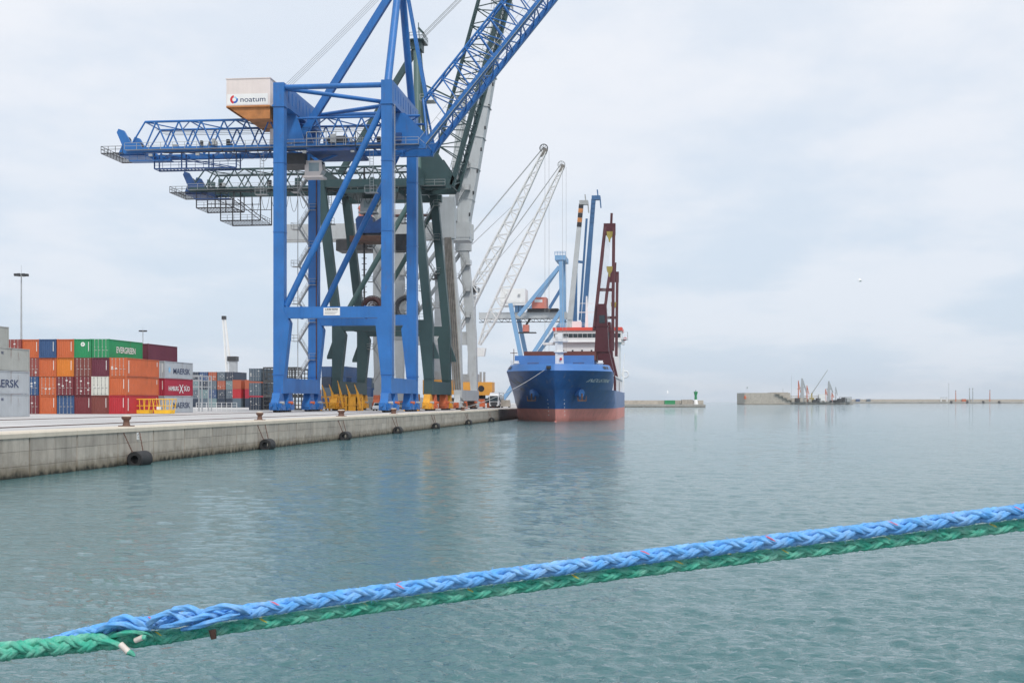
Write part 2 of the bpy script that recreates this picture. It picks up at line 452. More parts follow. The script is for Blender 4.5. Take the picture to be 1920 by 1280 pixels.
# bollards
def bollard(p, lab, twin=False):
    t = thing('bollard', lab, 'bollard', p, 'mooring bollards along the quay edge')
    base = MB().box(p[0]-.42, p[0]+.42, p[1]-.42-(.5 if twin else 0), p[1]+.42+(.5 if twin else 0), 2.5, 2.56)
    base.build('base_plate', M['rust'], t)
    for dy in ((-.5, .5) if twin else (0,)):
        MB().lathe((p[0], p[1]+dy, 2.56), [(.27, 0), (.22, .12), (.2, .34), (.3, .44), (.34, .52), (.3, .62), (.12, .66)], 14).build('bollard_head', M['rust'], t)
        MB().lathe((p[0], p[1]+dy, 3.18), [(.3, 0), (.26, .05), (.1, .08)], 14).build('painted_cap', M['cope'], t)
for (px, lab, tw) in ((237, 'cream topped rusty bollard nearest the camera, above the number plate', False), (487, 'bollard on the coping just left of the big blue crane', False),
                  (640, 'twin rusty bollard in front of the yellow crane bogies', True), (738, 'low rusty bollard at the foot of the blue crane waterside leg', True),
                  (868, 'small bollard before the grey crane, holding the ship line', True)):
    q = atX(px, 780, QX-1.2); bollard((QX-1.2, q.y, 2.5), lab, tw)
# number plate on the wall
q = atX(258, 812, QX)
pl = thing('number_plate', 'small white berth number plate on the quay wall under the nearest bollard', 'plate', (QX+.01, q.y, 1.9))
pp_ = MB().box(QX+.01, QX+.03, q.y-.2, q.y+.2, 1.62, 2.1).build('plate', M['letw'], pl)
NUMBER_AT = (QX+.03, q.y-.11, 1.68)

# fenders
def fender(px, lab, first=False):
    q = atX(px, 800, QX+.62); yy = q.y; L = 1.9 if first else 1.5; zc = .38
    t = thing('rubber_fender', lab, 'fender', (QX+.62, yy, zc), 'cylindrical rubber fenders on the quay wall')
    n = 24; v = []; Ro, Ri = .54, .27
    mb = MB()
    prof = [(Ri, 0), (Ro-.05, 0), (Ro, .06), (Ro, L-.06), (Ro-.05, L), (Ri, L)]
    for (r_, a) in prof:
        for i in range(n):
            th = 2*math.pi*i/n; v.append((QX+.62+r_*math.cos(th), yy+a, zc+r_*math.sin(th)))
    m = len(prof)
    mb.add(v, [(((j+1) % m)*n+i, ((j+1) % m)*n+(i+1) % n, j*n+(i+1) % n, j*n+i) for j in range(m) for i in range(n)], False)
    mb.build('fender_body', M['rubber'], t)
    for dy in (-.45, L+.35):
        c = MB()
        p0 = Vector((QX+.08, yy+dy, 2.12)); p1 = Vector((QX+.5, yy+(.05 if dy < 0 else L-.05), zc+.4))
        for i in range(14):
            a = p0.lerp(p1, i/14); b = p0.lerp(p1, (i+.8)/14)
            c.bar(a, b, .09 if i % 2 else .03, .03 if i % 2 else .09)
        c.build('chain', M['rust'], t)
fl = ['nearest black rubber fender cylinder chained to the quay below the number plate',
      'second black rubber fender from the camera, near a wide wall joint',
      'third rubber fender from the camera, below the twin bollard',
      'fourth rubber fender, below the blue crane waterside leg',
      'fifth rubber fender, below the green crane yellow bogies',
      'sixth rubber fender, below the grey crane feet',
      'farthest rubber fender, close to the ship bow']
for i, px in enumerate((252, 497, 645, 744, 816, 878, 921)): fender(px, fl[i], i == 0)

# ------------------------------------------------------------------ lettering
def text(s, size, o, right, up, mt, parent, name='lettering', width=None, bold=0.0, shear=0.0, depth=.004):
    """flat lettering; o = lower-left corner in world space"""
    cu = bpy.data.curves.new('t', 'FONT'); cu.body = s; cu.size = size; cu.offset = bold; cu.shear = shear
    ob = bpy.data.objects.new('t', cu); scene.collection.objects.link(ob)
    dg = bpy.context.evaluated_depsgraph_get()
    me = bpy.data.meshes.new_from_object(ob.evaluated_get(dg))
    bpy.data.objects.remove(ob); bpy.data.curves.remove(cu)
    n = len(me.vertices); c = np.empty(n*3); me.vertices.foreach_get('co', c); c = c.reshape(-1, 3)
    c[:, 0] -= c[:, 0].min(); c[:, 1] -= c[:, 1].min()
    if width: c[:, 0] *= width / c[:, 0].max()
    mb = MB(); r_ = Vector(right); u_ = Vector(up); nn = r_.cross(u_)
    o = Vector(o) + nn*depth
    vs = [o + r_*a[0] + u_*a[1] for a in c]
    mb.add(vs, [tuple(p.vertices) for p in me.polygons])
    bpy.data.meshes.remove(me)
    return mb.build(name, mt, parent)

text('6', .5, NUMBER_AT, (0,1,0), (0,0,1), M['black'], pl, width=.22, bold=.012)

# ------------------------------------------------------------------ containers
CW, CH, CL = 2.44, 2.59, 12.19
def corr(mb, axis, fixed, a0, a1, z0, z1, depth, pitch=.28):
    """corrugated sheet; axis 'y': sheet at x=fixed running along y, 'x': at y=fixed running along x"""
    n = int((a1-a0)/pitch); p = (a1-a0)/n; pts = []
    for i in range(n):
        b = a0 + i*p
        pts += [(b, 0), (b+p*.25, 0), (b+p*.5, depth), (b+p*.75, depth)]
    pts.append((a1, 0))
    v = []
    for a, d in pts:
        for z in (z0, z1):
            v.append((fixed+d, a, z) if axis == 'y' else (a, fixed+d, z))
    mb.add(v, [(2*i, 2*i+2, 2*i+3, 2*i+1) for i in range(len(pts)-1)])
def mesh_of(mb, name):
    o = mb.build(name, M['white']); me = o.data; bpy.data.objects.remove(o); return me
h = CW/2
sh = MB(); corr(sh, 'y', h-.03, .12, CL-.12, .16, CH-.11, -.035); corr(sh, 'y', -h+.03, .12, CL-.12, .16, CH-.11, .035)
sh.box(-h+.03, h-.03, .06, CL-.06, CH-.09, CH-.035); sh.box(-h+.05, h-.05, .1, CL-.1, .1, .16)
sh.box(-h+.1, h-.1, CL-.12, CL-.08, .15, CH-.1)
shell_door = mesh_of(sh, 'shell_door')
corr(sh, 'x', .07, -h+.12, h-.12, .16, CH-.12, .045, .27)
shell_plain = mesh_of(sh, 'shell_plain')
fr = MB()
for sx in (-1, 1):
    for yy in (0, CL-.16): fr.box(min(sx*h, sx*(h-.13)), max(sx*h, sx*(h-.13)), yy, yy+.16, .12, CH-.12)
    fr.box(min(sx*h, sx*(h-.08)), max(sx*h, sx*(h-.08)), .16, CL-.16, .02, .17)
    fr.box(min(sx*h, sx*(h-.07)), max(sx*h, sx*(h-.07)), .16, CL-.16, CH-.12, CH-.02)
for yy in (0.01, CL-.13):
    fr.box(-h+.13, h-.13, yy, yy+.12, .02, .16); fr.box(-h+.13, h-.13, yy, yy+.12, CH-.13, CH-.02)
for sx in (-1, 1):
    for yy in (-.004, CL-.174):
        for zz in (0, CH-.118): fr.box(min(sx*(h+.004), sx*(h-.17)), max(sx*(h+.004), sx*(h-.17)), yy, yy+.178, zz, zz+.118)
frame_me = mesh_of(fr, 'frame')
dr = MB().box(-.535, .535, .03, .075, .17, CH-.14)
for zz in (.5, 1.0, 1.5, 2.0): dr.box(-.5, .5, .018, .03, zz-.16, zz+.16)
door_me = mesh_of(dr, 'door')
lr = MB()
for xx in (-.3, .22):
    lr.tube((xx, -.005, .12), (xx, -.005, CH-.1), .022, n=6)
    lr.box(xx-.06, xx+.06, -.03, .02, .12, .2); lr.box(xx-.06, xx+.06, -.03, .02, CH-.2, CH-.12)
    lr.box(xx, xx+.3, -.03, -.005, 1.0, 1.05); lr.box(xx-.05, xx+.05, -.03, .03, 1.42, 1.5)
lock_me = mesh_of(lr, 'lock_rods')
CC = {'orange': (.53, .125, .042), 'brightorange': (.64, .20, .025), 'blue': (.035, .085, .20), 'brown': (.19, .05, .04), 'darkred': (.17, .028, .035),
      'maroon': (.13, .025, .045), 'red': (.44, .022, .032), 'crimson': (.36, .02, .045), 'green': (.02, .26, .10), 'white': (.62, .62, .56), 'grey': (.40, .43, .46),
      'oldgrey': (.36, .37, .35), 'slate': (.10, .14, .18), 'navy': (.03, .045, .075), 'teal': (.19, .28, .30), 'brick': (.26, .06, .05), 'rustor': (.40, .10, .05)}
for k, c in CC.items():
    M['c_'+k] = mat('container_'+k, c, .5, .12, .35, rust=.34 if k != 'oldgrey' else .55, streak=.3)
M['lockgrey'] = mat('lock_rod_grey', (.50, .48, .46), .5, .2, 2)
M['lockdark'] = mat('lock_rod_dark', (.2, .19, .2), .5, .2, 2)
M['sticker'] = mat('sticker_white', (.75, .75, .72), .5, .1, 2)
def container(x, y, z, colour, doors, label, group, side=None, flip=False, detail=True):
    t = thing('shipping_container', label, 'container', (x, y, z), group)
    def inst(name, me, m_, par, loc=(0, 0, 0)):
        o = bpy.data.objects.new(name, me); scene.collection.objects.link(o); o.parent = par; o.location = loc
        o.material_slots[0].link = 'OBJECT'; o.material_slots[0].material = m_
        return o
    cm = M['c_'+colour]
    inst('shell', shell_door if doors else shell_plain, cm, t)
    inst('corner_frame', frame_me, cm, t)
    if doors:
        for sx in (-1, 1):
            d = inst('door', door_me, cm, t, (sx*.545, 0, 0))
            if detail:
                inst('lock_rods', lock_me, M['lockgrey' if colour not in ('white', 'grey', 'teal') else 'lockdark'], d)
        if detail and random.random() < .8:
            for i in range(random.randint(2, 4)):
                mb = MB(); xx = random.choice((-.85, -.3, .25, .75)); zz = random.uniform(.5, 2.1)
                mb.box(x+xx-.13, x+xx+.13, y+.004, y+.012, z+zz-.08, z+zz+.1)
                mb.build('sticker', M['sticker'], t)
    elif detail:
        MB().box(x+.78, x+.86, y+.052, y+.06, z+.9, z+2.2).build('marking_strip', M['sticker'], t)
    return t
CX0 = -73.3 - h
PITCH = 2.53
lev = ['bottom row', 'second row', 'third row', 'top row']
colw = ['rightmost', 'second from right', 'third from right', 'fourth from right', 'fifth from right', 'sixth from right', 'seventh from right', 'eighth from right']
front = {  # (col, level): (colour, doors)
 (0,0): ('red', 0), (0,1): ('orange', 0), (0,2): ('orange', 1),
 (1,0): ('brown', 0), (1,1): ('white', 1), (1,2): ('maroon', 0), (1,3): ('green', 1),
 (2,0): ('darkred', 0), (2,1): ('darkred', 1), (2,2): ('brown', 1), (2,3): ('green', 0),
 (3,0): ('blue', 1), (3,1): ('darkred', 1), (3,2): ('brightorange', 0), (3,3): ('orange', 0),
 (4,0): ('orange', 0), (4,1): ('orange', 1), (4,2): ('orange', 0), (4,3): ('blue', 0),
 (5,0): ('darkred', 1), (5,1): ('blue', 1), (5,2): ('brick', 1), (5,3): ('orange', 0),
 (6,0): ('orange', 0), (6,1): ('darkred', 0), (6,2): ('blue', 0), (6,3): ('brick', 1),
 (7,0): ('blue', 0), (7,1): ('brown', 0), (7,2): ('orange', 0), (7,3): ('brown', 0)}
YF, YB, YN = 181.0, 196.3, 138.8
CNAME = {'brightorange': 'yellow orange', 'darkred': 'dark red', 'oldgrey': 'weathered grey', 'brick': 'brick red', 'rustor': 'rusty orange'}
G1 = 'containers in the front block beside the apron'
made = {}
for (c, l), (col, d) in front.items():
    cn = CNAME.get(col, col)
    lab = '%s container, %s, %s stack, %s of front block' % (cn, 'locked doors' if d else 'ribbed end', colw[c], lev[l])
    if (c, l) == (1, 3): lab = 'green container with white lettering along its side, top of the front block'
    if (c, l) == (2, 3): lab = 'green container with round white emblem on its ribbed end, top row'
    made[(c, l)] = container(CX0 - c*PITCH + random.uniform(-.035, .035), YF + random.uniform(-.22, .12), 2.44 + l*CH, col, d, lab, G1)
t = made[(1, 3)]; xs = t.location.x + h
text('EVERGREEN', 1.2, (xs-.015, t.location.y+2.6, 2.44+3*CH+.75), (0,1,0), (0,0,1), M['letw'], t, width=6.9, bold=.02)
t = made[(2, 3)]; c0 = t.location
MB().disc((c0.x, c0.y+.04, c0.z+1.85), (0,1,0), .3, .02).build('emblem_disc', M['letw'], t)
MB().box(c0.x-.2, c0.x+.2, c0.y+.018, c0.y+.028, c0.z+1.82, c0.z+1.88).box(c0.x-.03, c0.x+.03, c0.y+.018, c0.y+.028, c0.z+1.65, c0.z+2.05).build('emblem_mark', M['c_green'], t)
# side marks of the two orange and the red container at the right edge
for l in (0, 1, 2):
    t = made[(0, l)]; c0 = t.location
    MB().box(c0.x+h-.028, c0.x+h-.018, c0.y+.75, c0.y+.98, c0.z+.45, c0.z+2.2).build('marking_strip', M['sticker'], t)
    MB().box(c0.x+h-.028, c0.x+h-.018, c0.y+CL-.8, c0.y+CL-.6, c0.z+1.6, c0.z+2.25).build('marking_strip', M['sticker'], t)
def star(c, r, m_, par):
    c = Vector(c); mb = MB(); v = [c]
    for i in range(14):
        a = math.pi*i/7; rr = r if i % 2 == 0 else r*.45
        v.append(c + Vector((0, math.sin(a)*rr, math.cos(a)*rr)))
    mb.add(v, [(0, i+1, (i+1) % 14+1) for i in range(14)]); mb.build('star_emblem', m_, par)
G2 = 'containers in the second bay behind the orange ones'
for l, (col, nm) in enumerate((('grey', 'MAERSK'), ('crimson', 'H'), ('grey', 'MAERSK'))):
    lab = ('light grey container with dark lettering, bottom of stack beside the yellow cage', 'crimson container with white lettering between two light grey ones', 'light grey container with dark lettering resting on the crimson one')[l]
    t = container(CX0-.3, YB, 2.44+l*CH, col, 0, lab, G2); xs = CX0-.3+h
    if nm == 'MAERSK':
        text('MAERSK', 1.2, (xs-.015, YB+3.6, 2.44+l*CH+.72), (0,1,0), (0,0,1), M['navy'], t, width=7.4, bold=.018)
        star((xs-.01, YB+2.0, 2.44+l*CH+1.3), .62, M['logosky'], t)
    else:
        text('HAMBURG', .95, (xs-.015, YB+1.6, 2.44+l*CH+.75), (0,1,0), (0,0,1), M['letw'], t, width=4.3, bold=.02)
        text('SÜD', 1.0, (xs-.015, YB+8.2, 2.44+l*CH+.75), (0,1,0), (0,0,1), M['letw'], t, width=2.6, bold=.02)
        text('X', 1.9, (xs-.015, YB+6.1, 2.44+l*CH+.4), (0,1,0), (0,0,1), M['letw'], t, width=1.9, bold=.01)
for c in (1, 2, 3):
    for l in range(4):
        if c == 3 and l == 3: continue
        container(CX0-.3-c*PITCH, YB, 2.44+l*CH, ('maroon' if (c, l) == (1, 3) else random.choice(('brown', 'blue', 'orange', 'darkred'))), 0,
                  'plain dark maroon container, top of the second bay right of the green one' if (c, l) == (1, 3) else
                  'container hidden behind the front block, %s stack of second bay, %s' % (colw[c], lev[l]), G2, detail=False)
G3 = 'grey containers in the near bay at the left edge'
for l in range(3):
    t = container(CX0+.5, YN, 2.44+l*CH, 'grey' if l < 2 else 'oldgrey', 0,
              ('bluish grey container at left edge standing on the apron', 'grey container at left edge with big dark lettering on its side', 'rust streaked grey container at left edge, third in its stack')[l], G3)
    xs = CX0+.5+h
    if l == 1:
        text('MAERSK', 1.2, (xs-.015, YN+2.6, 2.44+l*CH+.72), (0,1,0), (0,0,1), M['navy'], t, width=7.0, bold=.018)
    else:
        q = atX(3, 700, xs); text('E', .36, (xs-.015, q.y, 2.44+l*CH+1.85), (0,1,0), (0,0,1), M['navy'], t, width=.55, bold=.01)
for l in range(4):
    container(CX0+.5-PITCH, YN, 2.44+l*CH, 'oldgrey', 0, ('weathered grey container, highest at the left edge of the picture' if l == 3 else 'grey container hidden behind the left edge stack, %s' % lev[l]), G3, detail=False)
# ------------------------------------------------------------------ ship-to-shore gantry cranes
XW, XL = -43.1, -60.5
AP = 2.44
def bogies(root, mats, Yn, Yf, tooth=False):
    """four corner wheel sets under the sill beams"""
    for X in (XL, XW):
        for Yc, s in ((Yn, 1), (Yf, -1)):
            for k, dy in enumerate((0, 5.2*s)):
                y = Yc + dy - 1.3*s
                m_ = mats[(k + (X == XW)) % len(mats)]
                b = MB()
                b.prism([(y-2.1, AP+.75), (y+2.1, AP+.75), (y+2.1, AP+1.3), (y+1.3, AP+2.2), (y+.95, AP+3.06), (y-.95, AP+3.06), (y-1.3, AP+2.2), (y-2.1, AP+1.3)], 'x', X-.62, X+.62)
                for zz in (1.7, 2.1, 2.5): b.box(X-.68, X+.68, y-.9, y+.9, AP+zz, AP+zz+.08)
                b.box(X-.75, X+.75, y-1.9, y-.15, AP+.35, AP+1.1); b.box(X-.75, X+.75, y+.15, y+1.9, AP+.35, AP+1.1)
                b.box(X-.95, X-.55, y-.6, y+.5, AP+.9, AP+1.6); b.box(X+.55, X+1.0, y-1.5, y-.5, AP+.7, AP+1.4)
                bo = b.build('bogie', m_, root)
                for wy in (-1.5, -.6, .6, 1.5):
                    MB().disc((X, y+wy, AP+.36), (1,0,0), .34, .5, 14).build('wheel', M['dark'], bo)
                mt = MB().tube((X+.6, y-.9, AP+1.5), (X+1.3, y-.9, AP+1.5), .26, n=10)
                mt.build('drive_motor', M['redor'] if k else M['steel'], bo)
            # end buffer
            e = MB().box(X-.5, X+.5, Yc-3.9*s-.5, Yc-3.9*s+.5, AP+.4, AP+1.5)
            e.tube((X, Yc-4.3*s, AP+1.1), (X, Yc-5.1*s, AP+1.1), .2)
            e.build('buffer', mats[0], root)

def lattice_girder(root, m_, X0, X1, Ya, Yb, Zb, Zt, n, r=.13):
    for (Y, nm) in ((Ya, 'near'), (Yb, 'far')):
        MB().box(X0, X1, Y-.32, Y+.32, Zb-.55, Zb+.35).build('bottom_chord', m_, root)
        MB().tube((X0+3, Y, Zt), (X1, Y, Zt), .2, n=8).build('top_chord', m_, root)
        MB().lace((X0+3, Y, Zb+.3), (X1, Y, Zb+.3), (X0+3, Y, Zt), (X1, Y, Zt), n, r, box=False).build('lacing', m_, root, kind='stuff')
        MB().tube((X0+.3, Y, Zb+.3), (X0+3, Y, Zt), .14, n=6).build('end_brace', m_, root)
    MB().lace((X0+3, Ya, Zt), (X1, Ya, Zt), (X0+3, Yb, Zt), (X1, Yb, Zt), max(4, n//2), r*.8, box=False, posts=True).build('top_bracing', m_, root, kind='stuff')
    MB().lace((X0, Ya, Zb-.1), (X1, Ya, Zb-.1), (X0, Yb, Zb-.1), (X1, Yb, Zb-.1), max(4, n//2), r*1.1, posts=True).build('bottom_bracing', m_, root, kind='stuff')
    wk = MB().box(X0, X1, Ya-1.35, Ya-.4, Zb-.25, Zb-.2); wk.rail([(X0, Ya-1.35, Zb-.2), (X1, Ya-1.35, Zb-.2)], 1.1, 2.0, .03)
    wk.box(X0, X1, Yb+.4, Yb+1.3, Zb-.25, Zb-.2); wk.rail([(X0, Yb+1.3, Zb-.2), (X1, Yb+1.3, Zb-.2)], 1.1, 2.0, .03)
    wk.build('walkway', M['steel'], root, kind='stuff')

def rear_end(root, m_, X0, Ya, Yb, Zb):
    """sheave machinery, platforms and hanging frames on the landside girder end"""
    b = MB()
    for Y in (Ya, Yb):
        b.prism([(X0-1.5, Zb-.7), (X0+2.8, Zb-.7), (X0+2.2, Zb+1.0), (X0+.6, Zb+1.2), (X0-.6, Zb+3.2), (X0-1.5, Zb+3.5), (X0-1.8, Zb+2.9), (X0-.9, Zb+.8)], 'y', Y-.3, Y+.3)
    b.box(X0-1.5, X0+2.8, Ya+.3, Yb-.3, Zb-.9, Zb-.2)
    b.build('sheave_frame', m_, root)
    for Y in (Ya+.7, Yb-.7): MB().disc((X0-.4, Y, Zb+1.6), (0,1,0), .75, .25, 16).build('sheave', M['dark'], root)
    p = MB()
    for xx in np.arange(X0-4.2, X0-.4, .45): p.bar((xx, Ya-1, Zb-.68), (xx, Yb+1, Zb-.68), .1)
    for yy in (Ya-1, Yb+1): p.bar((X0-4.2, yy, Zb-.68), (X0-.5, yy, Zb-.68), .16)
    p.rail([(X0-.5, Ya-1, Zb-.62), (X0-4.2, Ya-1, Zb-.62), (X0-4.2, Yb+1, Zb-.62), (X0-.5, Yb+1, Zb-.62)], 1.1, 1.2, .035)
    p.build('end_platform', M['dark'], root)
    q = MB().box(X0+.5, X0+7.5, Ya-.6, Ya+1.4, Zb-2.0, Zb-1.85)
    q.rail([(X0+.5, Ya-.6, Zb-1.85), (X0+7.5, Ya-.6, Zb-1.85)], 1.1, 1.2, .03)
    q.build('lower_platform', m_, root)

def hanging_frame(root, m_, X0, X1, Y0, Y1, Zt, drop):
    b = MB(); n = max(2, int((X1-X0)/4))
    for Y in (Y0, Y1):
        for i in range(n+1):
            x = X0+(X1-X0)*i/n; b.bar((x, Y, Zt), (x, Y, Zt-drop), .18)
        b.bar((X0, Y, Zt-drop), (X1, Y, Zt-drop), .22); b.bar((X0, Y, Zt-drop*.45), (X1, Y, Zt-drop*.45), .12)
        b.bar((X0+1, Y, Zt-.3), (X1, Y, Zt-drop), .14)
    for xx in np.arange(X0, X1, .6): b.bar((xx, Y0, Zt-drop), (xx, Y1, Zt-drop), .1)
    b.rail([(X0, Y0, Zt-drop), (X1, Y0, Zt-drop), (X1, Y1, Zt-drop)], 1.1, 1.3, .03)
    b.build('maintenance_frame', m_, root)

def festoon(root, X0, X1, Y, Z, n, drop):
    f = MB()
    for i in range(n):
        a = X0+(X1-X0)*i/n; b = X0+(X1-X0)*(i+1)/n
        f.cable((a, Y, Z), (b, Y, Z), drop*random.uniform(.8, 1.1), .045, 10)
        f.box(a-.08, a+.08, Y-.1, Y+.1, Z-.1, Z+.25)
    f.build('festoon_cable', M['dark'], root, kind='stuff')

def tapered_leg(root, m_, X, Y, z0, zp, z1, w, dw, lean=0.0, inner=1):
    """lower leg from the sill to the portal (wider at the top, on the inner side), upper leg above"""
    b = MB()
    b.prism([(X-w/2, z0), (X+w/2, z0), (X+w/2+(dw if inner > 0 else 0), zp), (X+w/2, zp+1.9), (X-w/2, zp+1.9), (X-w/2-(dw if inner < 0 else 0), zp)], 'y', Y-.9, Y+.9)
    b.box(X-w/2-.1, X+w/2+.1, Y-1.0, Y+1.0, z0+.5, z0+.66)
    lo_ = b.build('lower_leg', m_, root)
    u = MB(); zc = zp+1.9
    v = []
    for (zz, ox) in ((zc, 0), (z1, lean)):
        for sx, sy in ((-1,-1),(1,-1),(1,1),(-1,1)): v.append((X+ox+sx*w/2*.999, Y+sy*.85, zz))
    u.add(v, [(0,3,2,1),(4,5,6,7),(0,1,5,4),(1,2,6,5),(2,3,7,6),(3,0,4,7)])
    u.build('upper_leg', m_, root)

def portal(root, m_, Yn, Yf, Zp0, Zp1, w, sill_top=7.9, sill_bot=5.5, Ztop=54.7, lean=(0, 0), ztl=None, zcut=None):
    for Y in (Yn, Yf):
        for X, ln, inn in ((XL, lean[0], 1), (XW, lean[1], -1)):
            tapered_leg(root, m_, X, Y, sill_top-.02, Zp0-.7, zcut or Ztop, w, .95, ln, inn)
        b = MB().box(XL+w/2, XW-w/2, Y-.75, Y+.75, Zp0, Zp1)
        b.box(XL+w/2+2.6, XL+w/2+2.75, Y-.8, Y+.8, Zp0-.12, Zp1+.12); b.box(XW-w/2-2.75, XW-w/2-2.6, Y-.8, Y+.8, Zp0-.12, Zp1+.12)
        b.build('portal_beam', m_, root)
    for X in (XL, XW):
        b = MB().box(X-.8, X+.8, Yn-1.1, Yf+1.1, sill_bot, sill_top)
        for Y in (Yn, Yf): b.box(X-.95, X+.95, Y-1.1, Y+1.1, sill_bot-.08, sill_bot)
        b.build('sill_beam', m_, root)
        pl = MB().box(X+.8, X+1.5, Yn+1.5, Yf-1.5, sill_top-.5, sill_top-.45); pl.rail([(X+1.5, Yn+1.5, sill_top-.45), (X+1.5, Yf-1.5, sill_top-.45)], 1.1, 1.8, .03)

def reel(root, c, axis, r, m_, hub):
    b = MB(); c = Vector(c); ax = Vector(axis).normalized()
    for s in (-.22, .22): b.ring(c+ax*s, ax, r, .06, 28, 5); b.ring(c+ax*s, ax, r*.42, .05, 20, 5)
    u = Vector((0,0,1)); a = ax.cross(u).normalized()
    for i in range(28):
        t = 2*math.pi*i/28; e = a*math.cos(t) + u*math.sin(t)
        for s in (-.22, .22): b.bar(c+ax*s+e*r*.2, c+ax*s+e*r, .09, .05)
    o = b.build('cable_reel', m_, root)
    MB().ring(c, ax, r*.74, r*.2, 32, 8).build('wound_cable', M['dark'] if hub == 'dark' else M['brownred'], o)
    MB().disc(c, ax, r*.2, .7, 12).build('reel_hub', M['steel'], o)

def cab(root, c, m_):
    x, y, z = c
    b = MB().prism([(x-1.4, z), (x+1.1, z), (x+1.6, z+.9), (x+1.4, z+2.5), (x-1.4, z+2.5)], 'y', y-1.2, y+1.2)
    b.box(x-1.7, x+1.7, y-1.5, y+1.5, z-.3, z)
    o = b.build('operator_cab', m_, root)
    MB().box(x-.7, x+1.0, y-1.23, y-1.2, z+.7, z+2.1).build('cab_window', M['palegl'], o)
    MB().prism([(x+1.63, z+.95), (x+1.66, z+.95), (x+1.45, z+2.3), (x+1.42, z+2.3)], 'y', y-1.0, y+1.0).build('cab_window', M['glass'], o)

def boom(root, m_, hinge, ang, L, Ya, Yb, depth, n, w=.75, single_top=True):
    """raised boom: two bottom chords and an upper chord set off towards the landside"""
    hx, hz = hinge; d = Vector((math.cos(ang), 0, math.sin(ang))); nrm = Vector((-math.sin(ang), 0, math.cos(ang)))
    o = Vector((hx, 0, hz))
    lo_ = []
    for Y in (Ya, Yb):
        a = o + Vector((0, Y, 0)); b = a + d*L
        MB().bar(a, b, w, w*1.15, up=nrm).build('boom_chord', m_, root); lo_.append((a, b))
        wk = MB(); sgn = -1 if Y == Ya else 1
        for k in range(int(L/2.2)):
            c = a + d*(k*2.2) + Vector((0, sgn*.9, 0)); wk.bar(c, c+nrm*1.1, .06)
        wk.bar(a + Vector((0, sgn*.9, 0)) + nrm*1.1, b + Vector((0, sgn*.9, 0)) + nrm*1.1, .06)
        wk.bar(a + Vector((0, sgn*.65, 0)) - nrm*.3, b + Vector((0, sgn*.65, 0)) - nrm*.3, .5, .05, up=nrm)
        wk.build('boom_walkway', M['steel'] if m_ != M['green'] else m_, root, kind='stuff')
    Ym = (Ya+Yb)/2
    tops = []
    for Y in ((Ym-.9, Ym+.9)):
        a = o + Vector((0, Y, 0)) + d*5.5 + nrm*depth; b = o + Vector((0, Y, 0)) + d*L + nrm*depth
        MB().tube(a, b, .19, n=8).build('boom_top_chord', m_, root); tops.append((a, b))
        MB().tube(o + Vector((0, Ya if Y < Ym else Yb, 0)) + d*.8 + nrm*.3, a, .2, n=8).build('boom_end_post', m_, root)
    for (lo2, tp) in zip(lo_, tops):
        MB().lace(lo2[0]+d*5.5, lo2[1], tp[0], tp[1], n, .11, box=False).build('boom_lacing', m_, root, kind='stuff')
    MB().lace(lo_[0][0], lo_[0][1], lo_[1][0], lo_[1][1], n, .12, box=False, posts=True).build('boom_bottom_bracing', m_, root, kind='stuff')
    MB().lace(tops[0][0], tops[0][1], tops[1][0], tops[1][1], n//2, .09, box=False, posts=True).build('boom_top_bracing', m_, root, kind='stuff')
    return lo_, tops

# ---- blue crane
YN1, YF1 = 212.0, 233.5; YM1 = 222.5; GA, GB = 219.0, 226.0
bc = thing('gantry_crane', 'tall blue container gantry crane with raised lattice boom and white machinery house', 'crane', (-51.8, YM1, AP), 'ship to shore gantry cranes')
BL = M['blue']
portal(bc, BL, YN1, YF1, 17.35, 19.15, 1.72)
bogies(bc, [BL, BL, BL], YN1, YF1)
for X in (XL, XW):   # top beams along the quay direction
    b = MB().prism([(YN1-.88, 51.2), (YF1+.88, 51.2), (YF1+.88, 54.72), (YN1-.88, 54.72)], 'x', X-.88, X+.88)
    o = b.build('top_beam', BL, bc)
    for Y in (YN1, YF1): MB().box(X-1.0, X+1.0, Y-1.0, Y+1.0, 50.9, 51.2).build('flange', BL, o)
    for Y in (GA, GB):
        hg = MB().prism([(X-2.2, 46.6), (X+2.2, 46.6), (X+.8, 51.2), (X-.8, 51.2)], 'y', Y-.25, Y+.25)
        hg.build('girder_hanger', BL, bc)
tu = lambda a, b, r, nm='brace_pipe', m_=BL: MB().tube(a, b, r, n=14).build(nm, m_, bc)
for Y in (YN1, YF1): tu((XL+.5, Y, 54.1), (XW-.5, Y, 54.1), .42)
tu((XL+.8, YN1+.6, 54.0), (XW-.6, YM1, 53.4), .34); tu((XL+.8, YF1-.6, 54.0), (XW-.6, YM1, 53.4), .34)
for Y in (YN1, YF1): tu((XW-.7, Y, 50.8), (XL+1.0, Y, 19.3), .52, 'diagonal_pipe')
APX = Vector((-43.1, YM1, 74.0))
tu((XW, YN1+.2, 54.6), APX - Vector((0, .7, 0)), .62, 'mast_pipe'); tu((XW, YF1-.2, 54.6), APX + Vector((0, .7, 0)), .62, 'mast_pipe')
MB().bar((XL+.5, YM1, 48.0), APX, 1.05, 1.15).build('backstay', BL, bc)
MB().box(APX.x-1.3, APX.x+1.3, APX.y-1.6, APX.y+1.6, 73.6, 75.2).build('apex_head', BL, bc)
lattice_girder(bc, BL, -88.5, -39.2, GA, GB, 46.0, 50.6, 12)
rear_end(bc, BL, -88.5, GA, GB, 46.0)
hanging_frame(bc, M['blue_dk'], -84.0, -70.0, GA+.3, GA+2.5, 45.5, 2.7)
festoon(bc, -72, -62, GA-.8, 45.3, 5, 1.6)
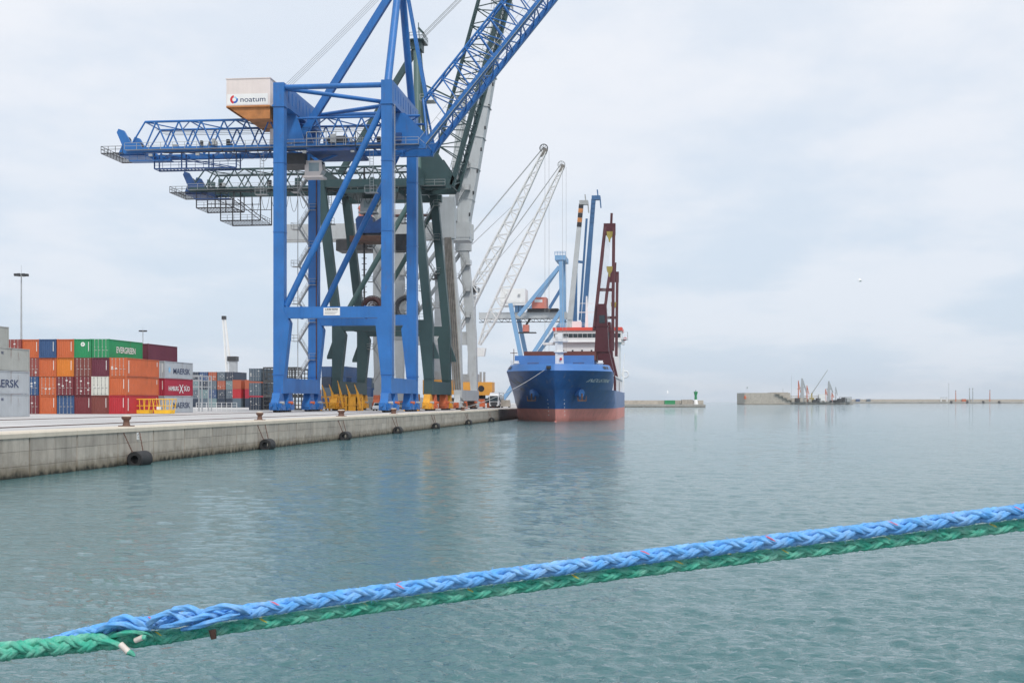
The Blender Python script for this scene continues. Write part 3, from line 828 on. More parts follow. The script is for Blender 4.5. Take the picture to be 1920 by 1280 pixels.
# hinge block
MB().prism([(-41.5, 45.2), (-38.2, 45.2), (-37.6, 46.8), (-38.9, 48.3), (-41.6, 51.0), (-43.8, 51.0), (-43.8, 45.2)], 'y', GA-.45, GA+.45).build('hinge_plate', BL, bc)
MB().prism([(-41.5, 45.2), (-38.2, 45.2), (-37.6, 46.8), (-38.9, 48.3), (-41.6, 51.0), (-43.8, 51.0), (-43.8, 45.2)], 'y', GB-.45, GB+.45).build('hinge_plate', BL, bc)
lo1, tp1 = boom(bc, BL, (-38.3, 46.0), R(50.4), 46, GA, GB, 5.6, 13)
for (a, b), Y in zip(tp1, (-.7, .7)):
    MB().bar(APX + Vector((.8, Y, -.4)), a + Vector((.4, 0, .4)), .42, .3).build('forestay_link', BL, bc)
sw = MB()
for dy in (-1.2, -.4, .4, 1.2): sw.cable(APX + Vector((-.5, dy, .3)), (-66.5, YM1+dy, 53), .3, .035)
sw.build('hoist_rope', M['steel'], bc, kind='stuff')
# machinery house
x0, x1, y0, y1, z0, z1 = -70.6, -63.3, 216.0, 227.0, 52.2, 56.6
hs = MB(); n = 22
for i in range(n):     # vertical cladding ribs
    xx = x0 + (x1-x0)*i/n; hs.box(xx+.02, xx+(x1-x0)/n-.05, y0-.03, y0+.02, z0, z1)
for i in range(30):
    yy = y0 + (y1-y0)*i/30; hs.box(x1-.02, x1+.03, yy+.02, yy+.30, z0, z1)
hs.box(x0, x1, y0, y1, z0, z1); hs.box(x0-.12, x1+.12, y0-.12, y1+.12, z1, z1+.12)
ho = hs.build('machinery_house', M['cream'], bc)
MB().prism([(x0+.1, z0), (x1-.1, z0), (x1-.1, z0-2.1), (x0+3.2, z0-2.1)], 'y', y0+.2, y1-.2).build('house_floor', M['orange_under'], bc)
fb = MB()
for yy in np.linspace(y0, y1, 8): fb.bar((x0, yy, z0-.08), (x1, yy, z0-.08), .22, .26)
for xx in (x0+.1, (x0+x1)/2, x1-.1): fb.bar((xx, y0, z0-.12), (xx, y1, z0-.12), .2, .3)
fb.build('floor_beams', M['orange_under'], bc)
MB().box(x0+.15, x1-.35, y0-.055, y0-.035, z0+.2, z0+1.95).build('sign_panel', M['letw'], ho)
text('noatum', 1.2, (x0+2.35, y0-.055, z0+.62), (1,0,0), (0,0,1), M['navy'], ho, width=4.2, bold=.012)
def arc(c, r0, r1, a0, a1, y, m_, par):
    n = 12; v = []
    for i in range(n+1):
        a = R(a0+(a1-a0)*i/n)
        for rr in (r0, r1): v.append((c[0]+rr*math.cos(a), y, c[1]+rr*math.sin(a)))
    MB().add(v, [(2*i, 2*i+1, 2*i+3, 2*i+2) for i in range(n)]).build('logo_arc', m_, par)
lc = (x0+1.35, z0+1.05)
arc(lc, .34, .72, 100, 255, y0-.062, M['logored'], ho); arc(lc, .3, .62, 255, 380, y0-.063, M['logoblue'], ho); arc(lc, .25, .5, 20, 90, y0-.064, M['logosky'], ho)
rl = MB().box(x1, x1+1.2, y0, y1, z0-.1, z0); rl.rail([(x1+1.2, y0, z0), (x1+1.2, y1, z0)], 1.1, 1.4, .04); rl.build('house_walkway', M['steel'], bc)
# trolley, cab, machinery on the girder
tr = MB().box(-57.6, -49.5, GA-1.6, GB+1.6, 44.9, 45.35); tr.box(-55.5, -51, GA+1, GB-1, 45.35, 47.4)
tro = tr.build('trolley', M['blue_dk'], bc)
rr = MB().rail([(-57.6, GA-1.6, 45.7), (-49.5, GA-1.6, 45.7), (-49.5, GB+1.6, 45.7)], 2.3, 1.6, .05); rr.build('trolley_railing', M['steel'], tro)
MB().tube((-54.5, GA+.5, 47), (-51.5, GA+.5, 47), .7, n=12).tube((-54.5, GB-1.5, 47), (-51.5, GB-1.5, 47), .7, n=12).build('hoist_drum', M['dark'], tro)
MB().box(-63.8, -58.5, GA+.5, GB-.5, 43.2, 45.0).build('trolley_underframe', M['dark'], tro)
cab(bc, (-57.3, 221.5, 41.4), M['cream'])
MB().bar((-56.5, 221.5, 43.9), (-53.5, 221.5, 45.0), .4).bar((-58.3, 221.5, 43.9), (-58.3, 221.5, 45.2), .4).build('cab_hanger', BL, bc)
MB().box(-64.5, -61.5, GA+1, GA+3.5, 46.4, 49.3).build('electrical_cabinet', M['cream'], bc)
MB().stair(XL-2.6, YF1-1.2, 8.2, 46.0, 2.0, .01, 3.25, .8).build('staircase', M['steel'], bc)
el = MB().bar((XL-3.0, YF1+.2, 5), (XL-3.0, YF1+.2, 46), .12)
el.build('stair_post', M['steel'], bc)
# maker's plate on the portal beam
q = atY(622, 585, YN1-.78)
pl = MB().box(q.x-1.32, q.x+1.32, YN1-.80, YN1-.76, 17.75, 18.95).build('maker_plate', M['letw'], bc)
text('LIEBHERR', .4, (q.x-1.05, YN1-.80, 18.55), (1,0,0), (0,0,1), M['black'], pl, width=2.1, bold=.012)
ln = MB()
for k in range(3): ln.box(q.x-1.1, q.x+1.0-.2*k, YN1-.806, YN1-.803, 18.32-.18*k, 18.36-.18*k)
ln.build('small_print', M['black'], pl)

# splice flanges, conduit, ladder and lamps on the blue legs
for Y in (YN1, YF1):
    for X in (XL, XW):
        for zz in (31.0, 42.0): MB().box(X-.93, X+.93, Y-.92, Y+.92, zz, zz+.09).build('splice_flange', BL, bc)
MB().box(XL+.55, XL+.72, YF1-1.0, YF1-.86, 8, 46).build('cable_conduit', M['brownred'], bc)
ldr = MB()
for dx in (-.25, .25): ldr.bar((XW+1.15, YN1+dx, 8), (XW+1.15, YN1+dx, 51), .06)
for zz in np.arange(8, 51, .4): ldr.bar((XW+1.15, YN1-.25, zz), (XW+1.15, YN1+.25, zz), .04)
ldr.build('ladder', M['steel'], bc)
for xx in (-84, -76, -58, -50): MB().box(xx-.3, xx+.3, GA-1.6, GA-1.2, 44.6, 45.0).build('floodlight', M['steel'], bc)
bk = MB()
for X in (XL, XW):
    for Y in np.linspace(YN1+2, YF1-2, 9): bk.box(X+.88, X+.95, Y-.08, Y+.08, 52.0, 54.0)
bk.build('beam_stiffener', BL, bc, kind='stuff')

# ---- green crane, one berth length further
YN2, YF2 = 250.5, 271.5; YM2 = 261.0; HA, HB = 257.5, 264.5
GR = M['green']
gc = thing('gantry_crane', 'dark green container gantry crane on yellow bogies directly behind the blue one', 'crane', (-51.8, YM2, AP), 'ship to shore gantry cranes')
portal(gc, GR, YN2, YF2, 17.3, 19.2, 1.62, lean=(-3.2, -2.6), zcut=45.4)
bogies(gc, [M['yellow'], M['yellow'], M['redor']], YN2, YF2)
for X in (XL, XW):
    for Y in (YN2, YF2):
        s = -1 if X == XL else 1
        MB().prism([(X+s*.95, 15.2), (X+s*1.9, 12.6), (X+s*1.9, 12.1), (X+s*.95, 12.1)], 'y', Y-.35, Y+.35).build('jacking_bracket', GR, gc)
# yellow cable guide fingers on the near landside bogie
for i, dx in enumerate((-2.4, -1.0, .6, 2.2, 3.8)):
    yy = YN2-2.5
    b = MB().bar((XL+dx+1.2, yy, AP+.5), (XL+dx+.6, yy, AP+3.4), .4, .3); b.bar((XL+dx+.6, yy, AP+3.4), (XL+dx+.05, yy, AP+4.9+.7*(i == 2)), .35, .25, w2=.08, h2=.1)
    b.build('guide_finger', M['yellow'], gc)
gf = MB()
for z in (.5, 1.5, 2.6): gf.bar((XL-2.5, YN2-2.5, AP+z), (XL+5.5, YN2-2.5, AP+z), .18)
for dx in (-2.4, -.8, .9, 2.6, 4.2, 5.4): gf.bar((XL+dx, YN2-2.5, AP), (XL+dx, YN2-2.5, AP+2.7), .2)
gf.box(XL-4.2, XL-2.6, YN2-3.2, YN2-1.8, AP+.1, AP+3.9)
gf.build('guide_frame', M['yellow'], gc)
tg = lambda a, b, r, nm='brace_pipe', m_=M['green_lt']: MB().tube(a, b, r, n=12).build(nm, m_, gc)
for Y in (YN2, YF2):
    tg((XW-2.0, Y, 44), (XL+1.0, Y, 19.4), .5, 'diagonal_pipe')
    MB().box(XL-2.3-.9, XW-1.9+.9, Y-.6, Y+.6, 44.2, 45.6).build('upper_cross_beam', GR, gc)
for X, ox in ((XL, -3.2), (XW, -2.6)):
    MB().box(X+ox-.85, X+ox+.85, YN2-.8, YF2+.8, 45.4, 47.6).build('top_beam', GR, gc)
lattice_girder(gc, GR, -91.5, -41.0, HA, HB, 45.4, 49.2, 12)
rear_end(gc, M['blue_dk'], -91.0, HA, HB, 45.4)
hanging_frame(gc, M['dark'], -90.0, -82.5, HA-.5, HB-1, 44.9, 3.2)
hanging_frame(gc, M['dark'], -85.5, -77.5, HA+.5, HB+1, 44.9, 5.6)
festoon(gc, -79, -62, HA-.8, 44.8, 9, 4.2)
AP2 = Vector((-47.2, YM2, 72.8))
tg((-45.9, YN2+4, 47.5), AP2 - Vector((0, .8, 0)), .65, 'mast_pipe'); tg((-45.9, YF2-4, 47.5), AP2 + Vector((0, .8, 0)), .65, 'mast_pipe')
MB().bar((-62.5, YM2, 48.5), AP2, .95, 1.1).build('backstay', GR, gc)
hd = MB().box(AP2.x-1.0, AP2.x+1.0, AP2.y-1.8, AP2.y+1.8, 72, 74); hd.box(AP2.x-2.4, AP2.x+1.6, AP2.y-2.6, AP2.y+2.6, 73.6, 73.75)
hd.rail([(AP2.x-2.4, AP2.y+2.6, 73.75), (AP2.x-2.4, AP2.y-2.6, 73.75), (AP2.x+1.6, AP2.y-2.6, 73.75), (AP2.x+1.6, AP2.y+2.6, 73.75)], 1.2, 1.2, .04)
hd.bar((AP2.x+.4, AP2.y, 74), (AP2.x+.2, AP2.y, 77.5), .15).bar((AP2.x+.2, AP2.y, 76.5), (AP2.x+1.2, AP2.y, 75.4), .4)
hd.build('apex_head', GR, gc)
pf = MB().box(-45.2, -42.6, YN2+2, YN2+5, 60.5, 60.6); pf.rail([(-45.2, YN2+2, 60.6), (-42.6, YN2+2, 60.6), (-42.6, YN2+5, 60.6)], 1.1, 1, .04); pf.build('mast_platform', M['steel'], gc)
for Y in (HA, HB): MB().prism([(-47, 44.7), (-40.2, 44.7), (-39.3, 46.6), (-42.5, 51.4), (-46.5, 51.4)], 'y', Y-.4, Y+.4).build('hinge_plate', GR, gc)
lo2, tp2 = boom(gc, GR, (-39.9, 45.2), R(74.5), 50, HA, HB, 5.2, 13, w=.8)
st = MB()
for dy in (-1.2, -.5, .5, 1.2): st.bar(AP2 + Vector((.5, dy, 1.5)), lo2[0][0].lerp(lo2[0][1], .9) + Vector((-4, 3.5+dy, 0)), .09)
st.build('boom_hoist_rope', M['steel'], gc, kind='stuff')
st = MB().bar(AP2 + Vector((.6, 0, -7)), tp2[0][0].lerp(tp2[0][1], .25), .3); st.build('forestay_link', GR, gc)
tr = MB().box(-60.5, -50.0, HA-1.4, HB+1.4, 44.0, 44.7); tr.box(-58, -51, HA+1, HB-1, 44.7, 47.0)
tro = tr.build('trolley', M['green'], gc)
MB().rail([(-60.5, HA-1.4, 44.7), (-50, HA-1.4, 44.7)], 1.3, 1.2, .04).build('trolley_railing', M['steel'], tro)
dd = MB()
for i in range(9): xx = random.uniform(-58, -51); dd.box(xx-.5, xx+.5, HA+.2, HA+1.2, 45, 45+random.uniform(1, 3))
dd.build('trolley_machinery', M['dark'], tro)
cab(gc, (-56.6, 260.0, 40.8), M['grey'])
MB().bar((-56.6, 260, 43.2), (-56.6, 260, 44.2), 1.6).build('cab_hanger', GR, gc)
# hoist ropes, head block and spreader
sp = MB().prism([(-58.6, 36.6), (-54.2, 36.6), (-53.0, 37.2), (-53.0, 39.2), (-53.8, 39.6), (-55.4, 38.6), (-55.8, 39.9), (-58.4, 39.9), (-58.9, 39.3)], 'y', 258.6, 262.4)
so = sp.build('head_block', M['blue_dk'], gc)
MB().box(-59.8, -51.6, 257.6, 263.2, 34.9, 36.0).build('spreader', M['rust'], so)
MB().box(-57.2, -56.5, 258.5, 258.6, 38.8, 39.2).build('lamp_plate', M['hook'], so)
rp = MB()
for xx in (-58.4, -57.6, -54.8, -54.0):
    for yy in (259, 262): rp.bar((xx, yy, 39.5), (xx, yy, 44.2), .06)
rp.build('hoist_rope', M['steel'], gc, kind='stuff')
MB().box(-52.2, -48.6, 259, 263, 33.2, 36.4).build('hook_beam', M['dark'], so)
gy = MB()
q0 = atY(683, 330, YM2); q1 = atY(683, 560, YM2); gy.bar((q1.x, YM2, 20), (q0.x, YM2, 50), .3)
for z in np.arange(21, 48, 1.1): gy.bar((q1.x-.5, YM2, z), (q1.x+.5, YM2, z), .12)
gy.build('cable_ladder', M['dark'], gc)
MB().stair(XL+2.6, YF2-1.5, 7.9, 44.2, 2.0, .01, 3.4, .8).build('staircase', M['steel'], gc)
q = atY(698, 570, YN2+3); reel(gc, (q.x, YN2+3, 21.9), (.15, 1, 0), 2.2, M['brownred'], 'red')
q = atY(762, 571, YN2+3); reel(gc, (q.x, YN2+3, 21.7), (.15, 1, 0), 2.65, M['steel'], 'dark')
MB().box(-58, -44, YN2+2.5, YN2+3.6, 18.4, 19.5).rail([(-58, YN2+2.5, 19.5), (-44, YN2+2.5, 19.5)], 1.1, 1.3, .03).build('reel_platform', GR, gc)

# junction boxes, conduits, ropes and ladders crowded along the two lattice girders
def girder_clutter(root, X0, X1, Ya, Zb, m_, n):
    for i in range(n):
        xx = random.uniform(X0, X1); w_ = random.uniform(.3, 1.0); hh_ = random.uniform(.4, 1.5)
        yy = Ya + random.choice((-1.0, 1.2, 3.0, 5.0))
        MB().box(xx, xx+w_, yy, yy+.6, Zb+.36, Zb+.36+hh_).build('junction_box', random.choice((m_, M['dark'], M['steel'])), root)
    g = MB()
    for k in range(4): g.cable((X0, Ya+1+k*1.4, Zb+3.4), (X1, Ya+1+k*1.4, Zb+3.6), .25, .04, 12)
    for k in range(3): g.bar((X0+2, Ya-.5-.2*k, Zb-.75), (X1-2, Ya-.5-.2*k, Zb-.75), .09)
    g.build('running_rope', M['dark'], root, kind='stuff')
girder_clutter(bc, -84, -41, GA, 46.0, M['blue_dk'], 22)
girder_clutter(gc, -88, -43, HA, 45.4, M['green'], 22)
for X, Y, r_ in ((-66, GA+1.5, 1), (-47.5, GA+1.5, 1), (-64, HA+1.5, 0), (-49, HA+1.5, 0)):
    lf = MB()
    for dx in (-.3, .3): lf.bar((X+dx, Y, 38.5), (X+dx, Y, 45.2), .07)
    for zz in np.arange(38.6, 45.2, .45): lf.bar((X-.3, Y, zz), (X+.3, Y, zz), .05)
    lf.box(X-1.0, X+1.0, Y-.6, Y+.6, 38.35, 38.45); lf.rail([(X-1, Y-.6, 38.45), (X+1, Y-.6, 38.45)], 1.1, .7, .03)
    lf.build('access_ladder', M['steel'] if r_ else M['dark'], bc if r_ else gc)
MB().stair(XW-4.4, YF2-1.5, 19.6, 44.0, 2.0, .01, 3.4, .8).build('staircase', M['steel'], gc)
for X in (XL+3.2, XW-3.2):
    for k in range(2):
        b = MB().box(X-1.1, X+1.1, YN2-2.6+k*3.4, YN2-1.2+k*3.4, AP, AP+2.6+.5*k); b.box(X-1.25, X+1.25, YN2-2.7+k*3.4, YN2-2.6+k*3.4, AP+1.0, AP+1.2); b.build('drive_cabinet', M['yellow'], gc)
fes = MB()
for i in range(7): xx = -62+i*1.7; fes.cable((xx, HA-.6, 44.6), (xx+1.7, HA-.6, 44.6), 2.6, .05, 10)
fes.build('festoon_cable', M['dark'], gc, kind='stuff')

# ---- grey crane with solid box boom
YN3, YF3 = 288.0, 312.0; YM3 = 300.0
GY = M['grey']
yc = thing('gantry_crane', 'light grey gantry crane with solid box boom raised steeply behind the green one', 'crane', (-51.8, YM3, AP), 'ship to shore gantry cranes')
for Y in (YN3, YF3):
    for X, dx in ((XL, 0), (XW, -2.6)):
        v = []
        for zz, ox, ww in ((6.5, 0, 1.5), (20, dx*.25, 2.2), (42, dx, 1.9)):
            for sx, sy in ((-1,-1),(1,-1),(1,1),(-1,1)): v.append((X+ox+sx*ww/2, Y+sy*1.0, zz))
        f = [(0,3,2,1),(8,9,10,11)]
        for k in (0, 4):
            f += [(k+i, k+(i+1) % 4, k+4+(i+1) % 4, k+4+i) for i in range(4)]
        MB().add(v, f).build('leg', GY, yc)
    MB().box(XL+.9, XW-1.1, Y-.8, Y+.8, 17.2, 20.2).build('portal_beam', GY, yc)
    MB().tube((XW-2, Y, 40), (XL+1, Y, 20.4), .45, n=10).build('diagonal_pipe', GY, yc)
for X in (XL, XW):
    MB().prism([(YN3-1.5, 6.6), (YN3-1.5, 4.9), (YN3+1, 4.3), (YF3-1, 4.3), (YF3+1.5, 4.9), (YF3+1.5, 6.6)], 'x', X-.85, X+.85).build('sill_beam', GY, yc)
bogies(yc, [M['redor'], GY, M['rust']], YN3, YF3)
for Y in (YM3-2.4, YM3+2.4):
    MB().box(-86, -42.0, Y-.7, Y+.7, 40.2, 43.6).build('box_girder', GY, yc)
for Y in (YN3, YF3):
    MB().box(-47.4, -43.9, Y-1.2, Y+1.2, 38.8, 47.6).build('waterside_head', GY, yc)
    MB().box(XL-1.1, XL+1.1, Y-1.2, Y+1.2, 42, 48.5).build('landside_head', GY, yc)
for X in (-45.6, XL): MB().box(X-.8, X+.8, YN3+1.2, YF3-1.2, 43.7, 46.4).build('head_cross_beam', GY, yc)
for z in (46.9, 43.9):
    tb = MB().tube((XL+1.1, YN3, z), (-47.4, YN3, z), .32, n=10).disc((XL+2.2, YN3, z), (1,0,0), 1.0, 1.4, 12); tb.disc((-48.6, YN3, z), (1,0,0), 1.0, 1.4, 12); tb.build('shaft', M['brownred'], yc)
wk = MB().box(-59, -47.5, YN3-1.2, YN3+1, 38.6, 38.7); wk.rail([(-59, YN3-1.2, 38.7), (-47.5, YN3-1.2, 38.7)], 1.1, 1.3, .04); wk.build('walkway', M['steel'], yc)
bx = MB()
hp = atY(868, 432, YM3); tp = atY(940, 28, YM3)
d = (tp-hp).normalized(); nr = Vector((-d.z, 0, d.x))
bx.bar(hp + nr*.3 - d*1.5, tp + nr*.3, 4.2, 3.1, up=nr, w2=3.6, h2=2.4)
bo = bx.build('box_boom', GY, yc)
pn = MB()
for k in range(1, 7):
    c = hp.lerp(tp, k/7) + nr*.3; pn.bar(c - d*.09, c + d*.09, 4.3, 3.2, up=nr)
pn.build('boom_stiffener', GY, bo)
for k in range(9):
    c = hp.lerp(tp, .06 + k*.1) - nr*.2 + Vector((0, -2.13+.03*k, 0)); MB().box(c.x+.9, c.x+1.25, c.y-.05, c.y+.02, c.z, c.z+.8).build('access_hole', M['dark'], bo)
MB().box(hp.x-2.5, hp.x+1.8, YM3-3.0, YM3+3.0, hp.z-2.5, hp.z-.8).build('boom_foot', GY, yc)
bh = MB().box(tp.x-1.4, tp.x+1.2, YM3-1.8, YM3+1.8, tp.z, tp.z+1.2); bh.rail([(tp.x-2, YM3-2, tp.z+1), (tp.x+2.4, YM3-2, tp.z+1), (tp.x+2.4, YM3+2, tp.z+1)], 1.6, 1, .06); bh.build('boom_head', M['steel'], yc)
ma = MB()
a0 = atY(851, 345, YM3); a1 = atY(878, 170, YM3)
for dy in (-3, 3): ma.bar((a0.x, YM3+dy, 48), (a1.x-1, YM3+dy*.3, a1.z), 1.3, 1.1)
ma.build('mast', GY, yc)
MB().bar((XL, YM3, 48.4), (a1.x-1, YM3, a1.z), .6).build('backstay', GY, yc)
pf = MB().box(-46, -42.3, YM3-3.5, YM3+3.5, 55.4, 55.6); pf.rail([(-46, YM3-3.5, 55.6), (-42.3, YM3-3.5, 55.6), (-42.3, YM3+3.5, 55.6)], 1.2, 1, .05); pf.stair(-44.6, YM3-3.4, 48.2, 55.4, 1.4, .01, 2.4, .7); pf.build('mast_platform', M['steel'], yc)
ro = MB().box(-66.5, -61.9, YM3-4.5, YM3+4.5, 44, 46.6).prism([(-66.8, 46.6), (-61.7, 46.6), (-63.2, 48.6), (-65.4, 48.6)], 'y', YM3-4.7, YM3+4.7); ro.build('machinery_house', M['salmon'], yc)
MB().stair(XL+1.4, YF3-1.6, 20.5, 41, 1.6, .01, 3.2, .7).build('staircase', M['steel'], yc)
pp = MB()
for i in range(5): pp.tube((XW-.9-.5*i+1.4, YN3-1.15, 6.5), (XW-2.2-.3*i+.6, YN3-1.15, 39), .16, n=6)
pp.build('cable_pipe', M['pipegrey'], yc, kind='stuff')

MB().stair(XW-3.4, YF3-1.8, 20.5, 38.5, 1.6, .01, 3.0, .7).build('staircase', M['steel'], yc)
cbx = MB()
for Y in (YN3, YF3):
    for zz in (24, 30, 36): cbx.bar((XL+.5, Y, zz), (XL+2.6, Y, zz), .12); cbx.rail([(XL+.9, Y-1.3, zz), (XL+2.6, Y-1.3, zz), (XL+2.6, Y+1.2, zz)], 1.1, .9, .04)
cbx.build('leg_platform', M['steel'], yc)
MB().box(-72, -64, YM3-3.2, YM3+3.2, 37.6, 40.0).build('trolley', M['dark'], yc)
# ------------------------------------------------------------------ mobile harbour cranes with lattice booms
def harbour_crane(Y, footpx, tippx, bodyx, towertop, lab, wheel_dark):
    ft = atY(*footpx, Y); tp = atY(*tippx, Y); X = bodyx
    t = thing('mobile_harbour_crane', lab, 'crane', (X, Y, AP), 'mobile harbour cranes with white lattice booms')
    MB().box(X-4.5, X+4.5, Y-6, Y+6, AP+1.2, AP+2.6).build('chassis', M['dark'], t)
    for sx in (-3.6, 3.6):
        for yy in (-4.6, -2.8, 2.8, 4.6): MB().disc((X+sx, Y+yy, AP+.75), (1,0,0), .75, .8, 14).build('wheel', M['rubber'], t)
    for sx in (-1, 1):
        for sy in (-1, 1): MB().box(X+sx*4.5-1, X+sx*4.5+1, Y+sy*6.2-.8, Y+sy*6.2+.8, AP, AP+1.3).build('outrigger_pad', M['redor'], t)
    MB().disc((X, Y, AP+3), (0,0,1), 2.2, .9, 18).build('slew_ring', M['dark'], t)
    MB().prism([(X-4.2, AP+3.4), (X+3.6, AP+3.4), (X+4.4, AP+4.4), (X+4.4, AP+7.0), (X-4.2, AP+7.0)], 'y', Y-2.8, Y+2.8).build('machine_house', M['mhc'], t)
    e = MB().box(X-3.9, X+.2, Y-2.3, Y+2.3, AP+7.0, AP+9.2)
    for i in range(10): e.box(X-3.8+.4*i, X-3.6+.4*i, Y-2.36, Y-2.3, AP+7.2, AP+9.0)
    e.tube((X+1, Y-1, AP+7), (X+1, Y-1, AP+9.8), .3, n=8).tube((X+2, Y-1, AP+7), (X+2, Y-1, AP+9.8), .3, n=8)
    e.build('engine_cover', M['steel'], t)
    MB().disc((X+1.4, Y-2.82, AP+5.2), (0,1,0), .85, .04, 20).build('round_emblem', M['black'], t)
    tx = ft.x - 2.0; tt = atY(*towertop, Y)
    MB().bar((tx, Y, AP+6.8), (tx, Y, tt.z), 2.4, 2.4, w2=1.6, h2=1.8).build('tower', M['lead'], t)
    hd = MB().box(tx-1.8, tx+1.8, Y-1.8, Y+1.8, tt.z-1.2, tt.z-1.0); hd.rail([(tx-1.8, Y-1.8, tt.z-1), (tx+1.8, Y-1.8, tt.z-1), (tx+1.8, Y+1.8, tt.z-1)], 1.1, 1, .05)
    hd.disc((tx, Y-.7, tt.z+.3), (0,1,0), .9, .4, 14).disc((tx, Y+.7, tt.z+.3), (0,1,0), .9, .4, 14).box(tx-1, tx+1, Y-1.1, Y+1.1, tt.z-1, tt.z+.2)
    hd.build('tower_head', M['dark'], t)
    MB().prism([(tx+1.2, ft.z-3.2), (tx+3.4, ft.z-3.2), (tx+3.8, ft.z-1), (tx+1.2, ft.z-.8)], 'y', Y-1.3, Y+1.3).build('operator_cab', M['white'], t)
    d = (tp-ft).normalized(); L = (tp-ft).length; nr = Vector((-d.z, 0, d.x)); yv = Vector((0, 1, 0))
    def cs(s):                       # half width / half depth of the boom along its length
        k = s/L
        wd = 1.25 - .75*max(0, (k-.25)/.75); dp = (.25 + 1.15*min(1, k/.16)) if k < .5 else 1.4 - 1.0*((k-.5)/.5)
        return wd, dp
    ch = []
    st = [0, .08, .16, .3, .5, .7, .85, 1]
    for sy in (-1, 1):
        for sn in (-1, 1):
            pts = []
            for k in st:
                wd, dp = cs(k*L); pts.append(ft + d*(k*L) + yv*(sy*wd) + nr*(sn*dp))
            MB().path(pts, .165, 6).build('boom_chord', M['white'], t); ch.append(pts)
    lac = MB()
    def pt(i, k):
        sy, sn = ((-1,-1), (-1,1), (1,-1), (1,1))[i]; wd, dp = cs(k*L); return ft + d*(k*L) + yv*(sy*wd) + nr*(sn*dp)
    nseg = 32
    for k in range(nseg):
        a, b = k/nseg, (k+1)/nseg
        for i, j in ((0, 1), (2, 3), (0, 2), (1, 3)):
            p, q = (i, j) if k % 2 else (j, i)
            lac.tube(pt(p, a), pt(q, b), .085, n=5, caps=False)
            if k % 2 == 0: lac.tube(pt(i, a), pt(j, a), .07, n=5, caps=False)
    lac.build('boom_lacing', M['white'], t, kind='stuff')
    h_ = MB().prism([(tp.x-.9, tp.z-1.3), (tp.x+.4, tp.z-.6), (tp.x+.8, tp.z+.4), (tp.x+.1, tp.z+.8), (tp.x-.6, tp.z+.1)], 'y', Y-.6, Y+.6); h_.build('boom_head', M['pipegrey'], t)
    rg = MB(); c = tp + Vector((-.2, 0, .8)); rg.ring(c, (0,1,0), .95, .12, 24, 6)
    for i in range(8):
        a = math.pi*i/4; rg.bar(c, c + Vector((math.cos(a)*.92, 0, math.sin(a)*.92)), .1)
    rg.build('head_sheave', M['dark'] if wheel_dark else M['steel'], t)
    rp = MB()
    for dy in (-.9, -.3, .3, .9): rp.bar((tx+.3, Y+dy, tt.z+.6), tp + Vector((-.4, dy*.6, .8)), .06)
    for dy in (-.6, .6): rp.bar((tx+.3, Y+dy, tt.z), ft.lerp(tp, .72) + nr*1.0, .07)
    rp.build('pendant_rope', M['steel'], t, kind='stuff')
    hk = MB()
    for dx in (-.1, .9): hk.bar((tp.x+dx+.2, Y, tp.z), (tp.x+dx+.2, Y, 16), .07)
    hk.build('hoist_rope', M['steel'], t, kind='stuff')
    MB().box(tp.x-.6, tp.x+1.6, Y-.5, Y+.5, 13.2, 16).build('hook_block', M['dark'], t)
harbour_crane(332, (838, 652), (1021, 284), -54.0, (828, 515), 'white lattice boom harbour crane, the left and taller of two, dark head wheel', True)
harbour_crane(372, (899, 646), (1054, 314), -50.5, (893, 540), 'white lattice boom harbour crane, the right of two, orange machine house behind the truck', False)

# ------------------------------------------------------------------ far pale blue gantry crane
YA, YB_ = 575.0, 592.0
fc = thing('gantry_crane', 'distant gantry crane with pale blue legs, white girder and red house', 'crane', (-52, 583, AP), 'ship to shore gantry cranes')
LB = M['lightblue']
def fbar(a, b, Y, w_, nm='leg', m_=LB):
    return MB().bar(atY(*a, Y), atY(*b, Y), w_).build(nm, m_, fc)
for Y, dx in ((YA, 0), (YB_, 14)):
    a = atY(957+dx, 569+dx*1.6, Y); b = atY(978+dx*.75, 675, Y); b2 = b + (b-a)*((b.z-AP-2.5)/(a.z-b.z))
    MB().bar(a, b2, 1.7, 2.0).build('leg', LB, fc)
    a = atY(1051+dx*.5, 583+dx, Y); b = atY(1003+dx*.7, 657, Y); b2 = b + (b-a)*((b.z-AP-2.5)/(a.z-b.z))
    MB().bar(a, b2, 1.5).build('diagonal_leg', LB, fc)
    MB().bar(atY(1052+dx*.3, 490, Y), (atY(1052+dx*.3, 490, Y).x+1, Y, AP+2.5), 1.8, 1.8).build('waterside_leg', LB, fc)
    fbar((1049, 500), (972+dx, 592), Y, 1.5, 'backstay')
    fbar((1054, 538), (1030, 578), Y, 1.2, 'brace', M['bluesteel'])
g0 = atY(898, 592, 580); g1 = atY(1063, 592, 580)
for Y in (580.5, 587): MB().box(g0.x, g1.x, Y-.6, Y+.6, g0.z-1.2, g0.z+1.4).build('box_girder', M['grey'], fc)
ub = MB()
for i in range(14):
    xx = g0.x + (g1.x-g0.x)*i/14; ub.bar((xx, 580, g0.z-1.2), (xx+2, 580, g0.z-2.8), .2); ub.bar((xx+2, 580, g0.z-2.8), (xx+2.6, 580, g0.z-1.2), .2)
ub.bar((g0.x, 580, g0.z-2.8), (g1.x, 580, g0.z-2.8), .3)
ub.build('cable_tray', M['dark'], fc, kind='stuff')
a = atY(938, 569, 578); b = atY(985, 541, 578)
h0 = MB().box(a.x, b.x, 578, 590, a.z, b.z); h0.box(a.x-.5, b.x+.5, 577.5, 590.5, a.z-.8, a.z-.1).rail([(a.x-.5, 577.4, a.z-.1), (b.x+.5, 577.4, a.z-.1)], 1.2, 1.5, .06)
ho2 = h0.build('machinery_house', M['white'], fc)
